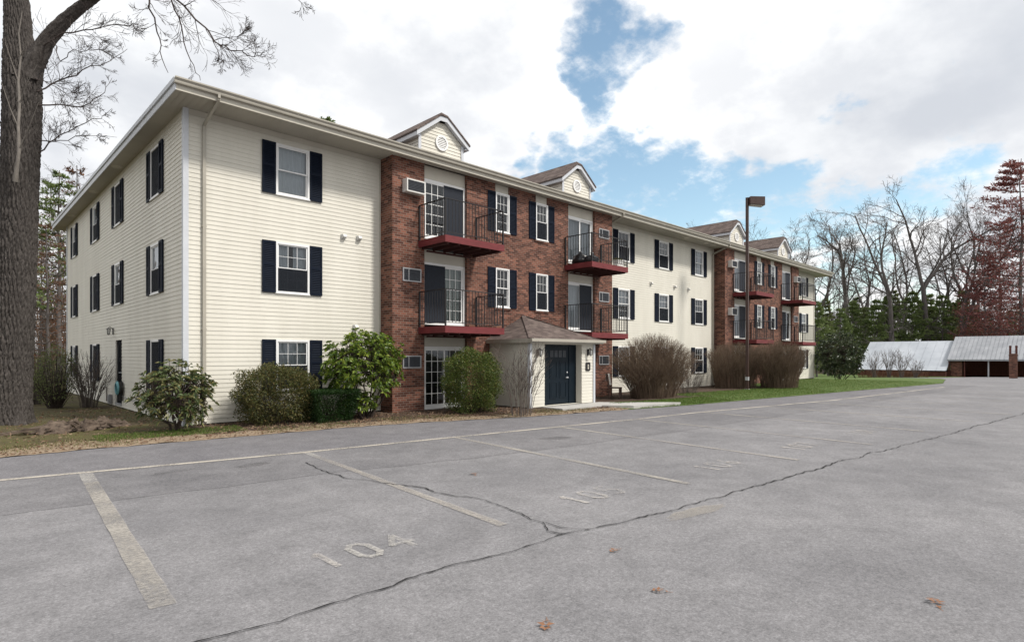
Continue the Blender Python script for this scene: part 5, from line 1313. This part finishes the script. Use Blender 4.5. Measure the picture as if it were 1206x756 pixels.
for i, (px, d_, top, wh, lab) in enumerate([(82, 40, 190, 1, 'pale bare tree behind the left end of the building'), (30, 46, 170, 0, 'bare tree seen left of the large trunk'), (118, 52, 188, 3, 'bare tree rising over the left eave'), (60, 52, 235, 2, 'bare tree between the large trunk and the side wall'), (-10, 38, 150, 3, 'bare tree at the left edge behind the large trunk')]):
    x, y = S((px - HX) / FPX * d_, d_); h_ = EYE + (HY - top) * d_ / FPX
    plant_tree(BT[wh], x, y, .0, h_ / 20.5, random.uniform(0, 6.28), lab, 'bare trees behind the left side')

# conifers
def conifer(seed, H_, rmax, z0, whorls, lm, per=9, tuft=26, nl=.35, droop=-.05, prof=1.0, m='bark_grey', sub=True, trunk_r=None, gap=.12):
    global rng
    keep = rng; rng = np.random.default_rng(seed); tr = trunk_r or H_ * .013
    paths = [(np.array([[rng.normal(0, .03 * H_ * t * .3), rng.normal(0, .03 * H_ * t * .3), H_ * t] for t in np.linspace(0, 1, 9)]), np.linspace(tr, tr * .12, 9))]
    C, Dd = [], []
    for i in range(whorls):
        z = z0 + (H_ - z0) * (i + rng.uniform(-.3, .3)) / whorls; t = (z - z0) / (H_ - z0)
        R_ = rmax * min(1.0, .55 + t * 2.2) * max(.06, (1 - t)) ** prof
        for k in range(per):
            if rng.random() < gap: continue
            a = rng.random() * 6.28; L_ = R_ * rng.uniform(.65, 1.12); d = np.array([math.cos(a), math.sin(a), rng.uniform(-.05, .3) + droop])
            n = 5; pts = np.array([[0, 0, z] + d * L_ * s + np.array([0, 0, .10 * L_ * s * s]) for s in np.linspace(0, 1, n)]); paths.append((pts, np.linspace(tr * .22 * (1 - .6 * t), .012, n)))
            s_ = np.clip(rng.beta(2.2, 1.1, tuft), .12, 1); base = np.array([0, 0, z]) + d * L_ * s_[:, None]; base[:, 2] += .10 * L_ * s_ ** 2
            side = np.array([-math.sin(a), math.cos(a), 0]); base += side * (rng.normal(0, .16, tuft) * L_ * s_)[:, None] + rng.normal(0, .05, (tuft, 3)) * np.array([1, 1, 1.2]) * R_ * .6
            C.append(base); Dd.append(d + rng.normal(0, .55, (tuft, 3)) + np.array([0, 0, .25]))
    C, Dd = np.concatenate(C), np.concatenate(Dd); V, F = leaves(C, Dd, rng.uniform(.6, 1.3, len(C)) * nl, nl * .34, .25); tv = tubes(paths, lambda q: 6 if q > .05 else 3); rng = keep
    return np_mesh('trunk', *tv, m, smooth=True), np_mesh('crown', V, F, lm)
PN = [conifer(61, 12, 3.4, 1.0, 20, 'needle_pine', 8, 34, .42, prof=.85), conifer(62, 12, 3.0, 1.5, 18, 'needle_dark', 8, 34, .42, prof=.8), conifer(63, 12, 3.8, .6, 19, 'needle_pine', 9, 32, .45, prof=.7)]
ev = [(962, 66, 352), (975, 72, 372), (990, 84, 362), (1004, 88, 352), (1018, 92, 360), (1032, 86, 352), (1046, 90, 345), (1060, 95, 352), (1074, 88, 342), (1086, 93, 352), (1098, 90, 360), (1110, 88, 346), (1122, 95, 354), (1134, 90, 340), (1146, 94, 358), (1010, 104, 348), (1052, 106, 340), (1092, 104, 345), (1130, 108, 352), (1160, 98, 365), (1195, 100, 360), (1225, 98, 350), (972, 96, 350)]
lab_e = ['short pine', 'pine', 'dark evergreen']
ORD = ['first', 'second', 'third', 'fourth', 'fifth', 'sixth', 'seventh', 'eighth', 'ninth', 'tenth', 'eleventh', 'twelfth', 'thirteenth', 'fourteenth', 'fifteenth', 'sixteenth', 'seventeenth', 'eighteenth']
front_row = sorted(e for e in ev if e[1] < 97); back_row = sorted(e for e in ev if e[1] >= 97)
for i, (px, d_, top) in enumerate(ev):
    rw, nm_ = (front_row, 'front') if d_ < 97 else (back_row, 'back')
    elab = 'green evergreen behind the carports, %s from the left in the %s row of the belt' % (ORD[rw.index((px, d_, top))], nm_)
    x, y = S((px - HX) / FPX * d_, d_); z = ground_z(x, y); h_ = EYE + (HY - top) * d_ / FPX - z
    plant_tree(PN[i % 3], x, y, z, h_ / 12, random.uniform(0, 6.28), elab, 'evergreens behind the carports', 'evergreen_tree', ref=12)
RC = conifer(71, 25, 8.4, .6, 30, 'needle_red', 10, 62, .36, prof=.55, trunk_r=.3, gap=.26, droop=.05)
for px, d_, top, lab in ((1203, 80, 182, 'tall dark red needled conifer cut by the right edge'), (1160, 82, 300, 'low dark red tree left of the tall red conifer'), (1178, 90, 255, 'middle sized dark red tree behind the tall red conifer')):
    x, y = S((px - HX) / FPX * d_, d_); z = ground_z(x, y); h_ = EYE + (HY - top) * d_ / FPX - z; plant_tree(RC, x, y, z, h_ / 25, random.uniform(0, 6), lab, 'dark red trees at the right', 'red_conifer', ref=25)
LP = conifer(81, 17, 3.2, 6, 17, 'needle_pine', 7, 40, .30, prof=.55, gap=.25); LB = conifer(83, 14, 3.2, 2.5, 18, 'leaf_brown', 7, 30, .22, prof=.5, gap=.3)
for px, d_, top, mm_, nm, lab in ((70, 37, 200, LP, 'pine_tree', 'loose green pine behind the left end of the building'), (56, 33, 262, LB, 'brown_leaved_tree', 'brown withered tree between the large trunk and the side wall'), (92, 40, 196, LB, 'brown_leaved_tree', 'tree with brown withered leaves beside the left pine'), (48, 44, 290, LB, 'brown_leaved_tree', 'low brown leaved tree close to the large trunk'), (-20, 40, 230, LP, 'pine_tree', 'pine at the left edge behind the large trunk')):
    x, y = S((px - HX) / FPX * d_, d_); h_ = EYE + (HY - top) * d_ / FPX; plant_tree(mm_, x, y, 0, h_ / (17 if mm_ is LP else 14), random.uniform(0, 6), lab, None, nm, ref=17 if mm_ is LP else 14)
x, y = S((380 - HX) / FPX * 50, 50)
plant_tree(LP, x, y, 0, (EYE + (HY - 136) * 50 / FPX) / 17, 1.0, 'pine top showing over the front gutter', None, 'pine_tree', ref=17)

# wood behind: one mass of thin trunks and brush all round the far side
def wood_mass(name, spots, label, m, hmin, hmax, rad):
    paths = []
    for (x, y) in spots:
        h_ = rng.uniform(hmin, hmax); b = np.array([x, y, ground_z(x, y)]); top = b + np.array([rng.normal(0, h_ * .06), rng.normal(0, h_ * .06), h_]); paths.append((curve(b, top, 0, 6, h_ * .012), np.linspace(rad, rad * .2, 6)))
        for _ in range(14):
            t = rng.uniform(.15, .95); p = b + (top - b) * t; L_ = h_ * rng.uniform(.08, .25); d = unit(np.array([rng.normal(), rng.normal(), rng.uniform(0, 1.1)])); paths.append((np.stack([p, p + d * L_ * .5 + rng.normal(0, .1, 3), p + d * L_ + np.array([0, 0, L_ * .2])]), np.array([rad * .34, rad * .2, rad * .08])))
            for _ in range(3):
                s_ = rng.uniform(.3, 1); q = p + d * L_ * s_; d2 = unit(d + rng.normal(0, .7, 3)); paths.append((np.stack([q, q + d2 * L_ * .4]), np.array([rad * .14, rad * .05])))
    V, F = tubes(paths, 3); return tag(np_obj(name, V, F, m), label, kind='stuff')
sp = [S(rng.uniform(-62, -27), rng.uniform(44, 70)) for _ in range(520)]
wood_mass('woodland', sp, 'tangle of brown bare woodland behind the left side of the building', 'twig_brown', 3, 13, .10)
sp = [S(rng.uniform(20, 120), rng.uniform(104, 135)) for _ in range(420)]
wood_mass('far_woodland', sp, 'far bare wood behind the evergreens and carports', 'bark_grey', 6, 17, .16)
sp = [S(rng.uniform(-140, 140), rng.uniform(-70, -42)) for _ in range(520)]
wood_mass('woodland_across_the_lot', sp, 'bare wood across the parking lot behind the viewer', 'bark_grey', 12, 24, .2)

# the large bare tree at the left
TD = 14.35
def T(px, py, dd=0.0): return np.array(at(px, py, TD + dd))
big = tag(empty('large_bare_tree', tuple(S((13 - HX) / FPX * TD, TD)) + (.08,)), 'huge rough barked bare tree at the left edge beside the building', 'tree')
bx_, by_ = big.location.x, big.location.y; off = np.array([bx_, by_, .08])
ctr = [T(9, 506), T(10.5, 480), T(13, 440), T(16, 390), T(18, 340), T(20.5, 280), T(22.5, 220), T(25.5, 160), T(26.5, 110), T(25, 72), T(22, 40), T(19.5, 0), T(16, -60), T(10, -140), T(6, -230)]
wpx = [46, 42, 39, 37.5, 37.5, 38, 38.5, 37.5, 37, 33, 26, 23, 19, 15, 10]
def bark_tube(ctr, wpx, sides=240, sub=40):
    ctr = np.array(ctr); n = len(ctr); tt = np.linspace(0, n - 1, (n - 1) * sub + 1)
    c = np.stack([np.interp(tt, range(n), ctr[:, k]) for k in range(3)], 1); r = np.interp(tt, range(n), wpx) / 2 * TD / FPX
    k = np.ones(9) / 9
    for j in range(3): pad = np.pad(c[:, j], 4, mode='reflect', reflect_type='odd'); c[:, j] = np.convolve(pad, k, 'valid')
    a = np.arange(sides) * 2 * np.pi / sides; s = np.cumsum(np.r_[0, np.linalg.norm(np.diff(c, axis=0), axis=1)])
    A, S_ = np.meshgrid(a, s); R_ = np.repeat(r[:, None], sides, 1)
    # furrowed bark: ridges running up the trunk, drifting and merging
    ph = A * 21 + 1.6 * np.sin(S_ * 1.9 + A * 3) + 1.1 * np.sin(S_ * 4.3 + A * 7)
    w1 = .5 * np.sin(S_ * 2.3 + A * 4) + .35 * np.sin(S_ * 5.1 - A * 6 + 1); p1, p2 = A * 13 + S_ * 6.5 + w1 * 1.6, A * 13 - S_ * 5.6 + w1 * 1.3 + .8
    crk = lambda p, wd_: 1 - np.exp(-(np.sin(p) / wd_) ** 2)
    rid = crk(p1, .34) * crk(p2, .34) * (.75 + .25 * np.sin(A * 31 + S_ * 3)) + .16 * np.sin(S_ * 33 + A * 17) * np.sin(A * 41 - S_ * 9) + .10 * rng.normal(size=A.shape)
    flare = 1 + .26 * np.exp(-S_ * 4.5) * (1 + .9 * np.sin(A * 5 + .7))
    R_ = R_ * flare * (1 + .04 * np.sin(A * 2 + S_ * .8)) + (rid - .8) * .05 * np.minimum(1, R_ / .3)
    V = c[:, None, :] + np.stack([R_ * np.cos(A), R_ * np.sin(A), 0 * A], -1); m = len(s)
    i = np.arange(m - 1)[:, None] * sides; j = np.arange(sides)[None]; jn = (j + 1) % sides
    F = np.stack([i + j, i + jn, i + sides + jn, i + sides + j], -1).reshape(-1, 4); return V.reshape(-1, 3), F
V, F = bark_tube(ctr, wpx); np_obj('trunk', V - off, F, 'bark_big', big, smooth=False)
limb = [T(30, 96), T(40, 74), T(52, 52), T(70, 30), T(88, 14), T(106, 1), T(130, -22, -.3), T(165, -55, -.6), T(205, -85, -1.0), T(250, -100, -1.4), T(300, -105, -1.8)]
V, F = bark_tube(limb, [24, 22, 18, 16.5, 15, 14, 13, 11, 9, 7, 4], 40, 10); np_obj('limb', V - off, F, 'bark_big', big, smooth=True)
spec = [(9, .10, -.01, 9, 40, .36, .5), (7, .13, .02, 5, 34, .66, .55), (5, .15, .02, 3, 34, .8, .6), (4, .15, .02, 0, 0, 0, 0)]
outb = [[] for _ in spec]
def manual(pts, r0_, r1_, kids=9, lr=.33, lv=1):
    kids = int(kids * 1.5); r0_ *= .8; r1_ *= .8
    pts = np.array(pts); n = len(pts); tt = np.linspace(0, n - 1, (n - 1) * 3 + 1); c = np.stack([np.interp(tt, range(n), pts[:, k]) for k in range(3)], 1); c[1:-1] += rng.normal(0, .025, c[1:-1].shape)
    rad = np.linspace(r0_, r1_, len(c)); outb[0].append((c, rad)); L_ = np.linalg.norm(np.diff(c, axis=0), axis=1).sum()
    for k in range(kids):
        i = rng.integers(2, len(c) - 1); d = unit(c[i] - c[i - 1]); s = unit(np.cross(d, rng.normal(size=3))); a = R(rng.uniform(25, 60)); grow(c[i], d * math.cos(a) + s * math.sin(a), L_ * lr * rng.uniform(.4, 1.1) * (1.15 - i / len(c)), rad[i] * .55, lv, spec, outb)
# drooping branches hanging from above the frame
manual([T(165, -55, -.6), T(174, -10, -.5), T(178, 10, -.5), T(186, 38, -.4), T(188, 62, -.4), T(198, 86, -.4)], .034, .008, 8, .22)
manual([T(186, -70, -.8), T(200, -5, -.7), T(210, 20, -.7), T(217, 52, -.6), T(228, 80, -.6), T(236, 95, -.6)], .028, .007, 8, .22)
manual([T(205, -85, -1), T(207, 0, -.9), T(232, 22, -.9), T(252, 48, -.8), T(272, 58, -.8), T(300, 66, -.7), T(312, 62, -.7)], .036, .007, 15, .3)
manual([T(250, 45, -.8), T(258, 68, -.8), T(262, 88, -.8)], .014, .005, 6, .5)
manual([T(252, 48, -.8), T(276, 44, -.8), T(296, 34, -.9)], .014, .005, 8, .6)
manual([T(300, -105, -1.8), T(330, -40, -1.6), T(352, 2, -1.5), T(366, 10, -1.5)], .02, .005, 8, .25)
# side branches from the trunk
manual([T(44, 108), T(70, 96, .3), T(98, 84, .5), T(128, 72, .8), T(150, 58, 1)], .026, .006, 12, .3)
manual([T(46, 60), T(75, 40, -.3), T(110, 34, -.5), T(150, 30, -.8), T(175, 28, -1)], .024, .006, 12, .28)
manual([T(45, 124), T(80, 125, .4), T(104, 122, .6), T(122, 108, .7), T(132, 92, .8)], .024, .005, 11, .3)
manual([T(45, 180, .1), T(62, 164, .2), T(92, 150, .4), T(118, 140, .6), T(132, 128, .7)], .022, .005, 11, .3)
manual([T(45, 165), T(70, 168, .4), T(100, 160, .6), T(138, 162, .9)], .018, .004, 10, .3)
manual([T(40, 90), T(58, 100, -.4), T(82, 112, -.6), T(96, 104, -.8)], .016, .004, 10, .35)
manual([T(5, 150), T(-20, 120, -.3), T(-45, 100, -.5)], .03, .008, 8, .3)
manual([T(60, 45), T(72, 70, -.3), T(88, 60, -.5), T(110, 62, -.8), T(128, 50, -1)], .016, .004, 10, .3)
manual([T(19, -60), T(50, -120, .4), T(100, -150, .8), T(150, -170, 1)], .09, .02, 9, .3, 1)
manual([T(16, -40), T(-30, -110, .4), T(-80, -160, .8)], .10, .02, 8, .3, 1)
V, F = tubes([(p_, np.maximum(r_, .0034)) for l in outb for p_, r_ in l], lambda q: 6 if q > .012 else 3); np_obj('crown', V - off, F, 'bark_twig', big)
# pale sucker stem climbing the trunk
pts = [T(18, 214, -.50), T(19.5, 200, -.56), T(22.5, 176, -.60), T(21.5, 150, -.62), T(23, 122, -.60), T(21.5, 96, -.62), T(24.5, 66, -.60), T(22, 40, -.62), T(26, 14, -.6)]
sk = [(np.array(pts), np.array([.055, .045, .036, .032, .028, .024, .018, .013, .007]))]
for a_, b_, c_ in ((2, (34, 150), (46, 120)), (3, (12, 128), (2, 98)), (4, (32, 98), (44, 76)), (5, (14, 74), (6, 50)), (6, (32, 48), (40, 22))): sk.append((np.array([pts[a_], T(*b_, -.75), T(*c_, -.9)]), np.array([.014, .010, .005])))
V, F = tubes(sk, 7); np_obj('sucker_stem', V - off, F, 'bark_pale', big, smooth=True)
